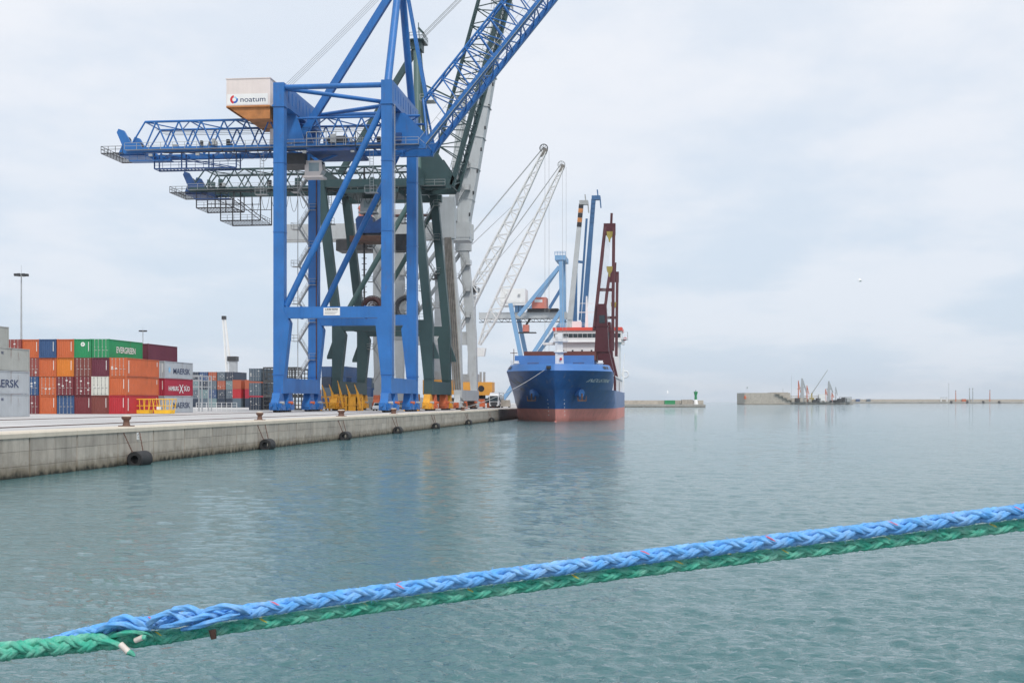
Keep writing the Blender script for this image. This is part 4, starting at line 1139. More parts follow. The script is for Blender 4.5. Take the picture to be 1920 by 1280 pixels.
for fx in (.25, .75):
    xx = a.x + (b.x-a.x)*fx; MB().box(xx-.5, xx+.5, 577.6, 578, a.z+3, a.z+4).build('vent', M['steel'], ho2)
lg = MB().box(a.x+6, a.x+7.5, 580, 588, g0.z+1.3, a.z-.8).box(b.x-3, b.x-1.5, 580, 588, g0.z+1.3, a.z-.8); lg.build('house_support', LB, fc)
a = atY(997, 578, 578); b = atY(1024, 557, 578)
h1 = MB().box(a.x, b.x, 578, 588, a.z, b.z).build('trolley_house', M['salmon'], fc)
MB().box(a.x+1.2, b.x-1.6, 577.9, 578, (a.z+b.z)/2+.2, (a.z+b.z)/2+1.4).build('window', M['white'], h1)
MB().box(a.x-2, b.x+5, 579, 587, g0.z+1.4, a.z).build('trolley', M['dark'], fc)
a = atY(981, 622, 582); b = atY(992, 609, 582)
MB().box(a.x, b.x, 580, 584, a.z, b.z).build('operator_cab', M['salmon'], fc)
MB().bar(((a.x+b.x)/2, 582, b.z), ((a.x+b.x)/2+2, 582, g0.z-1), .8).box(a.x-3, b.x+3, 579.5, 584.5, a.z-.6, a.z-.2).build('cab_platform', M['dark'], fc)
tb = atY(1052, 489, 583); hd = MB().box(tb.x-2, tb.x+2.5, 574, 593, tb.z-.5, tb.z+1.5); hd.rail([(tb.x-2, 574, tb.z+1.5), (tb.x+2.5, 574, tb.z+1.5)], 1.5, 1, .1); hd.build('mast_head', LB, fc)
for X in (XL, XW): MB().box(X-.9, X+.9, 570, 598, AP+1.6, AP+3.2).build('sill_beam', LB, fc)
for X in (XL, XW):
    for Y in (574, 594):
        MB().box(X-.7, X+.7, Y-3, Y+3, AP, AP+1.6).build('bogie', M['dark'], fc)

# ------------------------------------------------------------------ ships
def ship_hull(root, xc, half, ys, L, zmain, zfc, fcl, ztop, mats, tilt=1.1):
    def y0(z): return ys + (2.2 if z < 0 else 0) - .32*max(z, 0) + (max(0, z - zfc)*.95)
    def hb(s, z):
        k = min(max(z, -2), zfc)/zfc
        Le = 34 - 19*max(k, 0)**1.3; p = .82 - .36*max(k, 0)
        b = half*min(1, max(s, 0)/Le)**p if s < Le else half
        if s < Le: b = half*(1 - (1 - s/Le)**(1.15 + 1.25*max(k, 0)**2))**(1.0 - .40*max(k, 0)**2)
        e = L - s
        if e < 14: b *= (.72 + .28*(e/14)**.6) if z < 3 else (.9 + .1*(e/14)**.6)
        if z > zfc: b -= (z - zfc)*.55
        return max(b, .02)
    S = [0, .25, .6, 1.1, 1.8, 2.8, 4, 5.5, 7.2, 9.2, 11.5, 14, 17, 20.5, 24, 28, 33, 45, 60, 80, L-14, L-8, L-3, L]
    def strip(zs, smax, name, m_, zr=None):
        mb = MB(); st = [s for s in S if s <= smax+.01]
        v = []
        for side in (-1, 1):
            for z in zs:
                for s in st: v.append((xc + side*hb(s, z), y0(z) + s*(L - (y0(z)-ys))/L, z))
        n = len(st); m2_ = len(zs); fs = []
        for si in range(2):
            o = si*n*m2_
            for j in range(m2_-1):
                for i in range(n-1):
                    q = (o+j*n+i, o+j*n+i+1, o+(j+1)*n+i+1, o+(j+1)*n+i)
                    fs.append(q if si == 1 else q[::-1])
        for j in range(m2_-1): fs.append((j*n, n*m2_+j*n, n*m2_+(j+1)*n, (j+1)*n))
        if smax >= L:
            for j in range(m2_-1): fs.append((n*m2_+j*n+n-1, j*n+n-1, (j+1)*n+n-1, n*m2_+(j+1)*n+n-1))
        mb.add(v, fs, True); return mb.build(name, m_, root)
    h1_ = strip([-2, -1, 0, 1, 2, 2.6], L, 'boot_topping', mats[0])
    h2_ = strip([2.6, 3.8, 5.2, zmain], L, 'hull', mats[1])
    h3_ = strip([zmain, (zmain+zfc)/2, zfc], fcl, 'forecastle_side', mats[1])
    bw = strip([zfc, ztop], fcl-1, 'bulwark', mats[2])  # lighter colour paints in the sky light on this tilted band
    def deck(z, s0, s1, name):
        st = [s for s in S if s0 <= s <= s1]; v = []
        for s in st:
            for side in (-1, 1): v.append((xc + side*(hb(s, z)-.05), y0(z) + s*(L - (y0(z)-ys))/L, z-.03))
        MB().add(v, [(2*i, 2*i+1, 2*i+3, 2*i+2) for i in range(len(st)-1)]).build(name, mats[2], root)
    deck(zfc, 0, fcl, 'forecastle_deck'); deck(zmain, fcl-4, L, 'main_deck')
    yb = ys + fcl; MB().box(xc-half+.4, xc+half-.4, yb-.6, yb-.3, zmain-.2, zfc-.04).build('forecastle_bulkhead', mats[2], root)
    return hb, y0
XS, YS = -22.0, 282.0
sp_ = thing('cargo_ship', 'blue cargo ship with red waterline, white bridge and maroon cranes, bow towards camera', 'ship', (XS, YS, 0), 'moored cargo vessels')
hb, hy0 = ship_hull(sp_, XS, 11.4, YS, 118, 6.6, 10.5, 21, 11.9, (M['boot'], M['hull'], M['deck_lit_blue']))
bl = []
for i in range(13):
    a = math.pi*i/24
    bl.append((1.25*math.cos(a)*(1 if i else 1), a))
MB().lathe((XS, YS-.1, -.75), [(.1, -.9), (.5, -.7), (.72, -.2), (.7, .3), (.5, .7), (.1, .85)], 16).build('bulbous_bow', M['boot'], sp_)
def on_hull(s, z, side, off=.03):
    L = 118; return Vector((XS + side*(hb(s, z)+off), hy0(z) + s*(L - (hy0(z)-YS))/L, z))
def hull_text(s_txt, size, width, s0, z0, side, name):
    cu = bpy.data.curves.new('t', 'FONT'); cu.body = s_txt; cu.size = size; cu.shear = .35; cu.offset = .01
    ob = bpy.data.objects.new('t', cu); scene.collection.objects.link(ob)
    me = bpy.data.meshes.new_from_object(ob.evaluated_get(bpy.context.evaluated_depsgraph_get()))
    bpy.data.objects.remove(ob); bpy.data.curves.remove(cu)
    c = [v.co.copy() for v in me.vertices]; mn = min(p.x for p in c); mxx = max(p.x for p in c)
    v = []
    for p in c:
        u = (p.x-mn)/(mxx-mn)*width
        v.append(on_hull(s0 + (u if side > 0 else width-u), z0 + p.y, side, .05))
    MB().add(v, [tuple(q.vertices) for q in me.polygons]).build(name, M['letw'], sp_)
def s_at(bw_, z):
    s = 0.0
    while hb(s, z) < bw_: s += .05
    return s
for side in (-1, 1):
    c = on_hull(s_at(4.6, 6.0), 6.0, side, -.5); d = Vector((side*.75, -.65, -.1)).normalized()
    b = MB().tube(c, c+d*1.5, 1.0, .85, n=16); ao = b.build('anchor_bolster', M['deck_lit_blue'], sp_)
    a0 = c + d*1.6; an = MB().bar(a0, a0 - Vector((0,0,1.6)), .3); an.bar(a0 - Vector((.8,0,1.5)), a0 - Vector((-.8,0,1.5)), .45, .3); an.bar(a0 - Vector((.8,0,1.6)), a0 - Vector((.9,.1,.5)), .28, w2=.1); an.bar(a0 - Vector((-.8,0,1.6)), a0 - Vector((-.9,.1,.5)), .28, w2=.1)
    an.build('anchor', M['rust'], sp_)
    for s, w_ in ((7.5, .75), (9.2, .5), (12.5, .35)):      # mooring ports in the bulwark
        p0 = on_hull(s, 10.95, side, .0); p1 = on_hull(s+w_*1.6, 10.95, side, .0)
        q0 = on_hull(s, 11.5, side, .0); q1 = on_hull(s+w_*1.6, 11.5, side, .0); e = Vector((side*.08, -.08, .03))
        MB().add([p0+e, p1+e, q1+e, q0+e], [(0,1,2,3)]).build('mooring_port', M['dark'], sp_)
sa = s_at(6.2, 8.3); sb_ = s_at(10.9, 8.9)
hull_text('INDUSTRIAL', .95, sb_-sa, sa, 8.2, 1, 'ship_name');
# scraped, faded paint on the port bow
random.seed(11)
for k in range(16):
    s0 = random.uniform(sa-.5, sb_-.8); z0_ = random.uniform(6.4, 9.3); w_ = random.uniform(.4, 1.5); h_ = random.uniform(.12, .5)
    ring_ = [on_hull(s0 + w_*(.5+.5*math.cos(a)*random.uniform(.7, 1)), z0_ + h_*math.sin(a)*random.uniform(.6, 1) + .5*w_*math.cos(a)*.4, -1, .025) for a in np.linspace(0, 2*math.pi, 11)[:-1]]
    MB().add(ring_, [tuple(range(10))]).build('scraped_paint', M['scuff'], sp_)
for side in (-1, 1):
    for k in range(5): q = on_hull(s_at(1.6, 1.2+.8*k), 1.2+.8*k, side, .02); MB().box(q.x-.12, q.x+.12, q.y-.03, q.y, q.z, q.z+.25).build('draft_mark', M['letw'], sp_)
p0 = on_hull(.25, 10.9, 1); MB().box(XS-1.6, XS-.7, p0.y-.9, p0.y+.4, 10.85, 11.45).build('bow_fairlead', M['dark'], sp_)
# breakwater wall, coaming and hatch covers
MB().prism([(YS+15, 10.45), (YS+16, 14.2), (YS+16.3, 14.2), (YS+16.3, 10.45)], 'x', XS-10.2, XS+7.2).build('wave_breaker', M['deck_lit_blue'], sp_)
MB().box(XS-9.6, XS+6.8, YS+24, YS+92, 6.5, 13.4).build('hatch_coaming', M['deck_lit_blue'], sp_)
for i in range(5):
    y_ = YS+24+i*13.6; MB().box(XS-9.0, XS+7.0, y_+.1, y_+13.4, 13.4, 15.4).build('hatch_cover', M['hatch'], sp_)
for i in range(12):
    y_ = YS+30+i*6.2
    MB().box(XS+10.6, XS+10.95, y_, y_+.35, 6.5, 9.9).build('side_post', M['shipwhite'], sp_)
MB().box(XS+10.5, XS+11.0, YS+27, YS+103, 9.9, 10.2).build('side_rail_beam', M['shipwhite'], sp_)
MB().box(XS+7.5, XS+9.8, YS+26, YS+100, 6.5, 9.6).build('dark_gap_wall', M['rust'], sp_)  # dark wall added to paint the shaded gaps behind the side posts
# foremast
fm = MB().bar((XS+.3, YS+9, 10.4), (XS+.3, YS+9, 18.8), 1.6, 1.5, w2=1.0, h2=1.0); fm.box(XS-1.0, XS+1.7, YS+8, YS+10, 14.6, 14.75).box(XS-1.2, XS+1.9, YS+8, YS+10, 16.9, 17.05)
fm.rail([(XS-1.2, YS+8, 17.05), (XS+1.9, YS+8, 17.05)], .9, .8, .04); fm.bar((XS-.6, YS+9, 18.8), (XS-.6, YS+9, 20.5), .12).box(XS-.7, XS-.2, YS+8.2, YS+8.6, 11, 18.5)
fm.build('foremast', M['shipwhite'], sp_)
MB().disc((XS+.5, YS+8.1, 13.2), (0,1,0), .28, .2, 12).build('mast_light', M['logored'], sp_)
for k, (dx, dy) in enumerate(((-5.5, 9), (4.2, 9.5))):
    wn = MB().box(XS+dx-1.3, XS+dx+1.3, YS+dy-1, YS+dy+1, 10.5, 11.2).tube((XS+dx-1.2, YS+dy, 11.8), (XS+dx+1.2, YS+dy, 11.8), .75, n=14); wn.build('windlass', M['blue_dk'], sp_)
for dx in (-9.6, 8.7):
    v = MB().box(XS+dx-.5, XS+dx+.5, YS+13.2, YS+14.2, 10.5, 13.0).box(XS+dx-.7, XS+dx+.7, YS+13, YS+14.4, 11.5, 11.6).box(XS+dx-.7, XS+dx+.7, YS+13, YS+14.4, 12.4, 12.5); v.build('bow_light_stand', M['shipwhite'], sp_)
MB().bar((XS-10.2, YS+14, 10.5), (XS-10.2, YS+14, 15.6), .14).bar((XS-11, YS+14, 14.7), (XS-9.4, YS+14, 14.7), .14).build('signal_mast', M['rust'], sp_)
rl = MB(); pts = [on_hull(s, 11.9, -1, 0) for s in (17, 14, 10)]; rl.rail(pts, 1.0, 1.2, .03); rl.build('bow_railing', M['shipwhite'], sp_)
# bridge house
hx0, hx1 = XS-7.2, XS+10.2; hy = YS+94
br = MB().box(hx0, hx1, hy, hy+16, 6.4, 20.6); br.box(hx0-.6, hx1+.6, hy-.7, hy+14, 20.6, 23.6); br.box(hx0-.8, hx1+.8, hy-1, hy+14, 20.4, 20.6)
bo = br.build('bridge_house', M['shipwhite'], sp_)
MB().box(hx0-.85, hx1+.85, hy-1.05, hy+14, 23.6, 24.5).build('red_band', M['shipred'], bo)
ww = (hx1-hx0+.9)/14
for i in range(14): MB().box(hx0-.42+i*ww, hx0-.42+(i+1)*ww-.1, hy-.76, hy-.7, 21.7, 22.8).build('bridge_window', M['glass'], bo)
for zz in (18.0, 15.6):
    for i in range(6):
        xx = hx0+2+i*2.6; MB().box(xx-.25, xx+.25, hy-.04, hy, zz-.35, zz+.35).build('cabin_window', M['glass'], bo)
MB().box(hx0-3.6, hx0-.6, hy, hy+4, 19.8, 20.4).box(hx1+.6, hx1+1.4, hy, hy+4, 19.8, 21.4).build('bridge_wing', M['shipwhite'], bo)
lb = MB().ring((hx1+1.6, hy-.1, 21.3), (0,1,0), .38, .12, 16, 6); lb.build('lifebuoy', M['logored'], bo)
rr_ = MB().rail([(hx1+.7, hy-.5, 21.4), (hx1+2.3, hy-.5, 21.4), (hx1+2.3, hy+4, 21.4)], 1.8, .8, .04); rr_.box(hx1+.6, hx1+2.4, hy-.6, hy+4, 21.2, 21.4).build('wing_railing', M['shipwhite'], bo)
tm = MB().bar((XS+1, hy+5, 24.5), (XS+1, hy+5, 33.5), .9, .9, w2=.4, h2=.4); tm.bar((XS-1.6, hy+5, 29), (XS+3.6, hy+5, 29), .18).bar((XS-.8, hy+5, 31.5), (XS+2.8, hy+5, 31.5), .14).box(XS-3, XS-.5, hy+3, hy+7, 24.5, 26.4)
tm.rail([(hx0, hy-.9, 24.5), (hx1, hy-.9, 24.5)], 1.1, 1.3, .03); tm.box(XS+3.4, XS+6.2, hy+6, hy+10, 24.5, 28.5); tm.build('radar_mast', M['shipwhite'], bo)
# davit frame at the after end
dv_ = MB().bar((XS+11.1, YS+104, 6.6), (XS+11.1, YS+104, 13.5), .5).ring((XS+11.6, YS+104, 11.8), (0,1,0), .9, .22, 16, 6).bar((XS+11.1, YS+104, 13.4), (XS+11.4, YS+104, 17.5), .15); dv_.build('boat_davit', M['shipwhite'], sp_)
# deck cranes
def deck_crane(Y, X, zt, zhouse, lab_top, scale=1.0, hookz=(.6, .36)):
    MB().prism([(X-1.2, 15.5), (X+1.6, 15.5), (X+3.1, 9.0), (X+3.1, 6.4), (X-.6, 6.4), (X-.6, 9.0)], 'y', Y-1.7, Y+1.7).build('crane_pedestal', M['maroon'], sp_)
    MB().prism([(X-1.8, 15.5), (X+1.5, 15.5), (X+.9, zhouse), (X-1.1, zhouse)], 'y', Y-1.9, Y+1.9).box(X-1.7, X+1.4, Y-2.0, Y+2.0, zhouse-5.2, zhouse-4.9).build('crane_house', M['maroon'], sp_)
    MB().box(X-.7, X+.6, Y-1.95, Y-1.9, zhouse-4.4, zhouse-2.6).build('crane_window', M['glass'], sp_)
    tl = (X+.75, zt); 
    a = Vector((X-1.9, Y-1.2, zhouse-6)); b = Vector((X+.55, Y+2.5, zt)); c = Vector((X+2.35, Y-1.2, 15.8)); e = Vector((X+2.5, Y+2.5, zt))
    MB().bar(a, b, .75, 1.0, up=(0,1,0)).build('jib_arm', M['maroon'], sp_); MB().bar(c, e, .7, 1.0, up=(0,1,0)).build('jib_arm', M['maroon'], sp_)
    MB().box(X+.15, X+2.9, Y+1.9, Y+3.1, zt-2.5, zt+.2).build('jib_head', M['maroon'], sp_)
    MB().bar((X+1.9, Y+2.5, zt+.2), (X+2.0, Y+2.5, zt+2.6), .55, .5).build('jib_tip', M['maroon'], sp_)
    m_ = a.lerp(b, .38); n_ = c.lerp(e, (m_.z-c.z)/(e.z-c.z)); MB().bar(m_, n_, .6, .7).build('jib_crossbar', M['maroon'], sp_)
    rp = MB()
    for k in range(5): rp.bar((X+.7+.3*k, Y+2.2, zt-1.5), (X-.6+.25*k, Y-.5, zhouse+.2), .05)
    rp.build('crane_rope', M['steel'], sp_, kind='stuff')
    for hz_ in hookz:
        z = zhouse + (zt-zhouse)*hz_; MB().prism([(X+.9, z), (X+2.3, z), (X+2.2, z-1.1), (X+1.75, z-1.7), (X+1.7, z-2.4), (X+1.4, z-2.4), (X+1.3, z-1.6), (X+1.0, z-1.1)], 'y', Y+.4, Y+1.1).build('hook_block', M['hook'], sp_)
deck_crane(YS+33, XS+8.3, 45.2, 26.5, '', 1, (.9, .47))
deck_crane(YS+70, XS+7.9, 37.5, 24.5, '', 1, (.4,))
# mooring line from the bow to the quay
ml = MB().cable(atX(870, 765, QX-1.2) + Vector((0, 0, .1)), on_hull(.3, 10.6, -1, .3), .9, .05, 14)
ml.build('mooring_line', mat('line_pale', (.45, .46, .46), .8), None, label='pale mooring line running from the ship bow down to the quay', category='rope')

# second vessel moored astern, mostly hidden, with steep deck crane booms
v2 = thing('cargo_ship', 'mostly hidden vessel astern of the blue ship carrying steep blue and white booms', 'ship', (-26.5, 424, 0), 'moored cargo vessels')
ship_hull(v2, -26.5, 6.8, 424, 90, 5.0, 7.0, 16, 8.0, (M['boot'], M['hull'], M['deck_lit_blue']))
def steep(a, b, Y, w_, m_, m2, ht):
    p = atY(*a, Y); q = atY(*b, Y)
    MB().bar((p.x, Y, 4.9), (p.x, Y, p.z), 2.4, 2.4, w2=1.8, h2=1.8).build('crane_pedestal', m_, v2)
    MB().bar(p, q, w_, w_*1.2, w2=w_*.75, h2=w_*.8).build('crane_boom', m_, v2)
    d = (q-p); c0 = p + d*.78
    for k in range(5):
        MB().bar(p + d*(.80+.04*k), p + d*(.836+.04*k), w_*.82, w_*1.0).build('boom_band', (M['black'], M['orange_under'])[k % 2] if m2 else m_, v2)
    h_ = MB().box(q.x-.6, q.x+2.2, Y-1, Y+1, q.z-.4, q.z+1.0); h_.bar((q.x+1.4, Y, q.z+1), (q.x+1.2, Y, q.z+3), .4).bar((q.x+2.1, Y, q.z+.6), (q.x+2.4, Y, q.z-3), .4); h_.build('boom_head', M['steel'] if m2 else m_, v2)
steep((1069, 600), (1090, 382), 442, 1.75, M['grey'], True, 0)
steep((1095, 600), (1113, 373), 446, 1.7, M['bluesteel'], False, 0)
p = atY(1079, 490, 446); q = atY(1077, 600, 446); MB().bar((q.x, 446, 5), (p.x, 446, p.z), 1.3).bar(p, atY(1096, 492, 446), .8).bar(atY(1100, 410, 446), atY(1087, 600, 446), .7).build('support_mast', M['bluesteel'], v2)
# ------------------------------------------------------------------ yard: far stacks, racks, masts, cage, vehicles
G4 = 'dark container stack far behind the apron'
FY = 388.0
cols4 = [(362, 'slate'), (384, 'navy'), (404, 'rustor'), (421, 'blue')]
pal = [['navy', 'slate', 'teal', 'navy'], ['slate', 'teal', 'blue', 'navy'], ['teal', 'navy', 'slate', 'rustor'], ['navy', 'blue', 'slate', 'slate']]
nth = ['first', 'second', 'third', 'fourth', 'fifth', 'sixth']
for c in range(6):
    x = atY(358+c*16.4, 770, FY).x + h
    for l in range(4 if c < 5 else 2):
        col = pal[l][c % 4] if not (l == 3 and c == 2) else 'rustor'
        container(x, FY, 2.44+l*CH, col, 1, '%s container in the far dark stack, %s from left, %s' % (CNAME.get(col, col), nth[c], lev[l]), G4, detail=(l > 0))
for i, (px, l, col) in enumerate(((432, 2, 'rustor'), (432, 1, 'red'), (455, 2, 'rustor'), (455, 1, 'crimson'), (432, 0, 'slate'), (455, 0, 'navy'))):
    x = atY(px+12, 770, 372).x
    container(x, 372, 2.44+l*CH, col, 1, '%s container seen between far dark stack and steel racks, %s' % (CNAME.get(col, col), lev[l]) + (' left one' if px == 432 else ' right one'), 'containers behind the racks', detail=False)
for i, (px, Y, n) in enumerate(((612, 330, 4), (640, 330, 4), (668, 330, 3), (700, 345, 3))):
    x = atY(px, 770, Y).x
    for l in range(n):
        col = ('blue', 'slate', 'navy', 'blue')[(l+i) % 4]
        container(x, Y, 2.44+l*CH, col, 1, '%s container behind the green crane legs, %s stack from left, %s' % (col, nth[i], lev[l]), 'containers behind the green crane', detail=False)

# racks of stacked dark steel frames
def rack(px, Y, n, lab, wide):
    x0_ = atY(px, 770, Y).x; t = thing('steel_rack', lab, 'rack', (x0_, Y, AP), 'stacked dark steel racks')
    for l in range(n):
        z = AP + l*2.9; b = MB()
        for xx in np.linspace(0, wide, int(wide/1.25)+1):
            for yy in (0, 2.4): b.bar((x0_+xx, Y+yy, z), (x0_+xx, Y+yy, z+2.8), .16)
        for zz in (.1, .95, 1.85, 2.7):
            for yy in (0, 2.4): b.bar((x0_, Y+yy, z+zz), (x0_+wide, Y+yy, z+zz), .14 if zz not in (.1, 2.7) else .28)
        for xx in (0, wide): b.bar((x0_+xx, Y, z+.2), (x0_+xx, Y+2.4, z+.2), .2).bar((x0_+xx, Y, z+2.7), (x0_+xx, Y+2.4, z+2.7), .2)
        b.build('rack_tier', M['rackgrey'], t)
rack(494, 268, 3, 'open stack of dark steel racks with sky showing through, left of the blue crane', 7.2)
rack(520, 284, 3, 'lower dark rack stack directly behind the blue crane landside leg', 8.0)
for l in range(3):
    x = atY(478, 770, 268).x; container(x, 268, 2.44+l*2.9, ('navy', 'slate', 'slate')[l], 1, 'dark container in a rack stack left of the open racks, %s' % lev[l], 'containers beside the racks', detail=True)

# access gate frames and fence in front of the far stack
for i, px in enumerate((373, 362)):
    X = atY(px, 770, 228).x; t = thing('gate_frame', ('pale steel gantry post with crossbars beside the light grey containers', 'second pale gantry post partly hidden by the light grey containers')[i], 'frame', (X, 228+8*i, AP), 'pale steel frames')
    Y = 228+8*i
    for dx in (0, .55): MB().bar((X+dx, Y, AP), (X+dx, Y, AP+6.2), .18).build('post', M['lead'], t)
    for z in (4.3, 5.4, 6.2): MB().bar((X-7.5, Y, AP+z), (X+.6, Y, AP+z), .14).build('crossbar', M['lead'], t)
fx0, fx1 = atY(368, 765, 236).x, atY(444, 765, 236).x
t = thing('fence', 'low pale railing fence on the apron before the far dark stack', 'fence', (fx0, 236, AP))
for i in range(9):
    xx = fx0+(fx1-fx0)*i/8; MB().bar((xx, 236, AP), (xx, 236, AP+1.5), .08).build('post', M['white'], t)
for z in (.5, 1.0, 1.5): MB().bar((fx0, 236, AP+z), (fx1, 236, AP+z), .06).build('fence_rail', M['white'], t)

# light masts
def mast(px, pytop, Y, lab):
    p = atY(px, pytop, Y); t = thing('light_mast', lab, 'light mast', (p.x, Y, AP), 'yard light masts')
    MB().tube((p.x, Y, AP), (p.x, Y, p.z), .32, .14, n=10).build('pole', M['lead'], t)
    MB().ring((p.x, Y, p.z-.4), (0,0,1), 1.1, .08, 16, 5).build('lamp_ring', M['lead'], t)
    for k in range(8):
        a = math.pi*k/4; c = Vector((p.x+1.3*math.cos(a), Y+1.3*math.sin(a), p.z-.3))
        MB().box(c.x-.32, c.x+.32, c.y-.3, c.y+.3, c.z-.25, c.z+.25).build('floodlight', M['dark'], t)
    MB().bar((p.x, Y, p.z), (p.x, Y, p.z+2), .05).build('lightning_rod', M['lead'], t)
mast(40, 513, 300, 'tall slim grey light mast rising above the containers at left')
mast(268, 619, 520, 'far light mast just above the green and maroon containers')

# yellow man cage on the apron
c0 = atZ(250, 775.5, AP); c1 = atZ(311, 775.5, AP); X0, X1, Yc = c0.x, c0.x + 5.6, c0.y
t = thing('man_cage', 'yellow tubular work cage standing in front of the containers', 'cage', ((X0+X1)/2, Yc, AP))
def cage(xa, xb, nm):
    b = MB(); Ht = 2.05
    for sy in (0, 1.5):
        b.tube((xa-.35, Yc+sy, AP+Ht), (xb+.3, Yc+sy, AP+Ht), .07, n=8); b.tube((xa, Yc+sy, AP+.1), (xb, Yc+sy, AP+.1), .08, n=8)
        b.tube((xa-.15, Yc+sy, AP+Ht*.55), (xb+.1, Yc+sy, AP+Ht*.55), .05, n=8)
        for k in range(4):
            u = k/3; b.tube((xa+(xb-xa)*u, Yc+sy, AP+.1), (xa-.35+(xb-xa+.65)*u, Yc+sy, AP+Ht), .06, n=8)
    for xx, o in ((xa, -.35), (xb, .3)): b.tube((xx+o, Yc, AP+Ht), (xx+o, Yc+1.5, AP+Ht), .07, n=8); b.tube((xx, Yc, AP+.1), (xx, Yc+1.5, AP+.1), .08, n=8)
    b.box(xa, xb, Yc-.02, Yc+1.5, AP+.02, AP+.55); b.build(nm, M['cage'], t)
cage(X0+.4, X0+2.2, 'cage_bay'); cage(X0+3.1, X1-.2, 'cage_bay')
MB().box(X0+3.4, X0+4.0, Yc-.05, Yc-.03, AP+.6, AP+1.0).build('white_plate', M['letw'], t)

# truck facing the camera
P = atZ(926, 764.3, AP); TX, TY = P.x, P.y
t = thing('truck', 'white cab lorry facing the camera on the quay beside the ship bow', 'truck', (TX, TY, AP))
b = MB().prism([(TY, AP+.6), (TY+2.2, AP+.6), (TY+2.2, AP+3.6), (TY+.7, AP+3.75), (TY+.12, AP+3.0), (TY, AP+1.7)], 'x', TX-1.22, TX+1.22)
b.box(TX-1.1, TX+1.1, TY+.6, TY+2.1, AP+3.6, AP+4.1); cabo = b.build('cab', M['shipwhite'], t)
MB().prism([(TY-.01, AP+1.75), (TY+.1, AP+2.95), (TY+.06, AP+2.97), (TY-.05, AP+1.75)], 'x', TX-1.1, TX+1.1).build('windscreen', M['glass'], cabo)
MB().box(TX-1.0, TX+1.0, TY-.06, TY+.02, AP+.7, AP+1.6).build('grille', M['dark'], cabo)
MB().box(TX-1.25, TX+1.25, TY-.12, TY+.3, AP+.35, AP+.7).build('bumper', M['dark'], cabo)
for sx in (-.95, .95): MB().box(TX+sx-.2, TX+sx+.2, TY-.15, TY-.1, AP+.5, AP+.75).build('headlight', M['letw'], cabo)
for sx in (-1.42, 1.42): MB().box(TX+sx-.12, TX+sx+.12, TY+.1, TY+.3, AP+2.0, AP+2.9).build('mirror', M['dark'], cabo)
MB().box(TX-1.1, TX+1.1, TY-.015, TY+.1, AP+3.05, AP+3.25).build('sun_visor', M['dark'], cabo)
MB().box(TX-.5, TX+.5, TY+2.2, TY+12, AP+.7, AP+1.1).build('chassis', M['dark'], t)
tk = MB().tube((TX, TY+3, AP+2.5), (TX, TY+12.5, AP+2.5), 1.22, n=20); tk.build('tank', M['steel'], t)
fr_ = MB()
for yy in (2.9, 12.6):
    for sx in (-1.22, 1.22): fr_.bar((TX+sx, TY+yy, AP+1.1), (TX+sx, TY+yy, AP+4.1), .14)
    fr_.bar((TX-1.22, TY+yy, AP+4.1), (TX+1.22, TY+yy, AP+4.1), .14)
for sx in (-1.22, 1.22): fr_.bar((TX+sx, TY+2.9, AP+4.1), (TX+sx, TY+12.6, AP+4.1), .12)
fr_.build('tank_frame', M['steel'], t)
for sx in (-1.0, 1.0):
    for yy in (1.0, 4.8, 9.6, 10.9): MB().disc((TX+sx, TY+yy, AP+.5), (1,0,0), .5, .32, 16).build('wheel', M['rubber'], t)
# jersey blocks and a small red vehicle behind
for i in range(4):
    X = -37.6; Y = TY+14+i*4
    MB().prism([(X-.35, 2.44), (X+.35, 2.44), (X+.12, 3.3), (X-.12, 3.3)], 'y', Y, Y+3.4).build('jersey_barrier', M['wall2'], None, label='grey concrete barrier block beyond the truck, %s of four' % nth[i], category='barrier', group='concrete barriers near the ship')
def car(X, Y, m_, lab):
    t = thing('parked_car', lab, 'car', (X, Y, AP), 'vehicles near the cranes')
    MB().prism([(Y, AP+.35), (Y+4.3, AP+.35), (Y+4.3, AP+.95), (Y+3.7, AP+1.0), (Y+3.1, AP+1.5), (Y+1.6, AP+1.5), (Y+.9, AP+.95), (Y, AP+.8)], 'x', X-.85, X+.85).build('body', m_, t)
    MB().prism([(Y+.93, AP+1.0), (Y+1.6, AP+1.46), (Y+1.55, AP+1.46), (Y+.88, AP+1.0)], 'x', X-.75, X+.75).build('windscreen', M['glass'], t)
    for sx in (-.78, .78):
        for yy in (.8, 3.4): MB().disc((X+sx, Y+yy, AP+.33), (1,0,0), .33, .22, 14).build('wheel', M['rubber'], t)
    for sx in (-.6, .6): MB().box(X+sx-.15, X+sx+.15, Y-.03, Y+.01, AP+.6, AP+.75).build('headlight', M['letw'], t)
car(-38.8, TY+34, M['redor'], 'small red car parked past the truck near the ship')
car(-66.5, 262, M['dark'], 'dark car parked left of the yellow bogies')

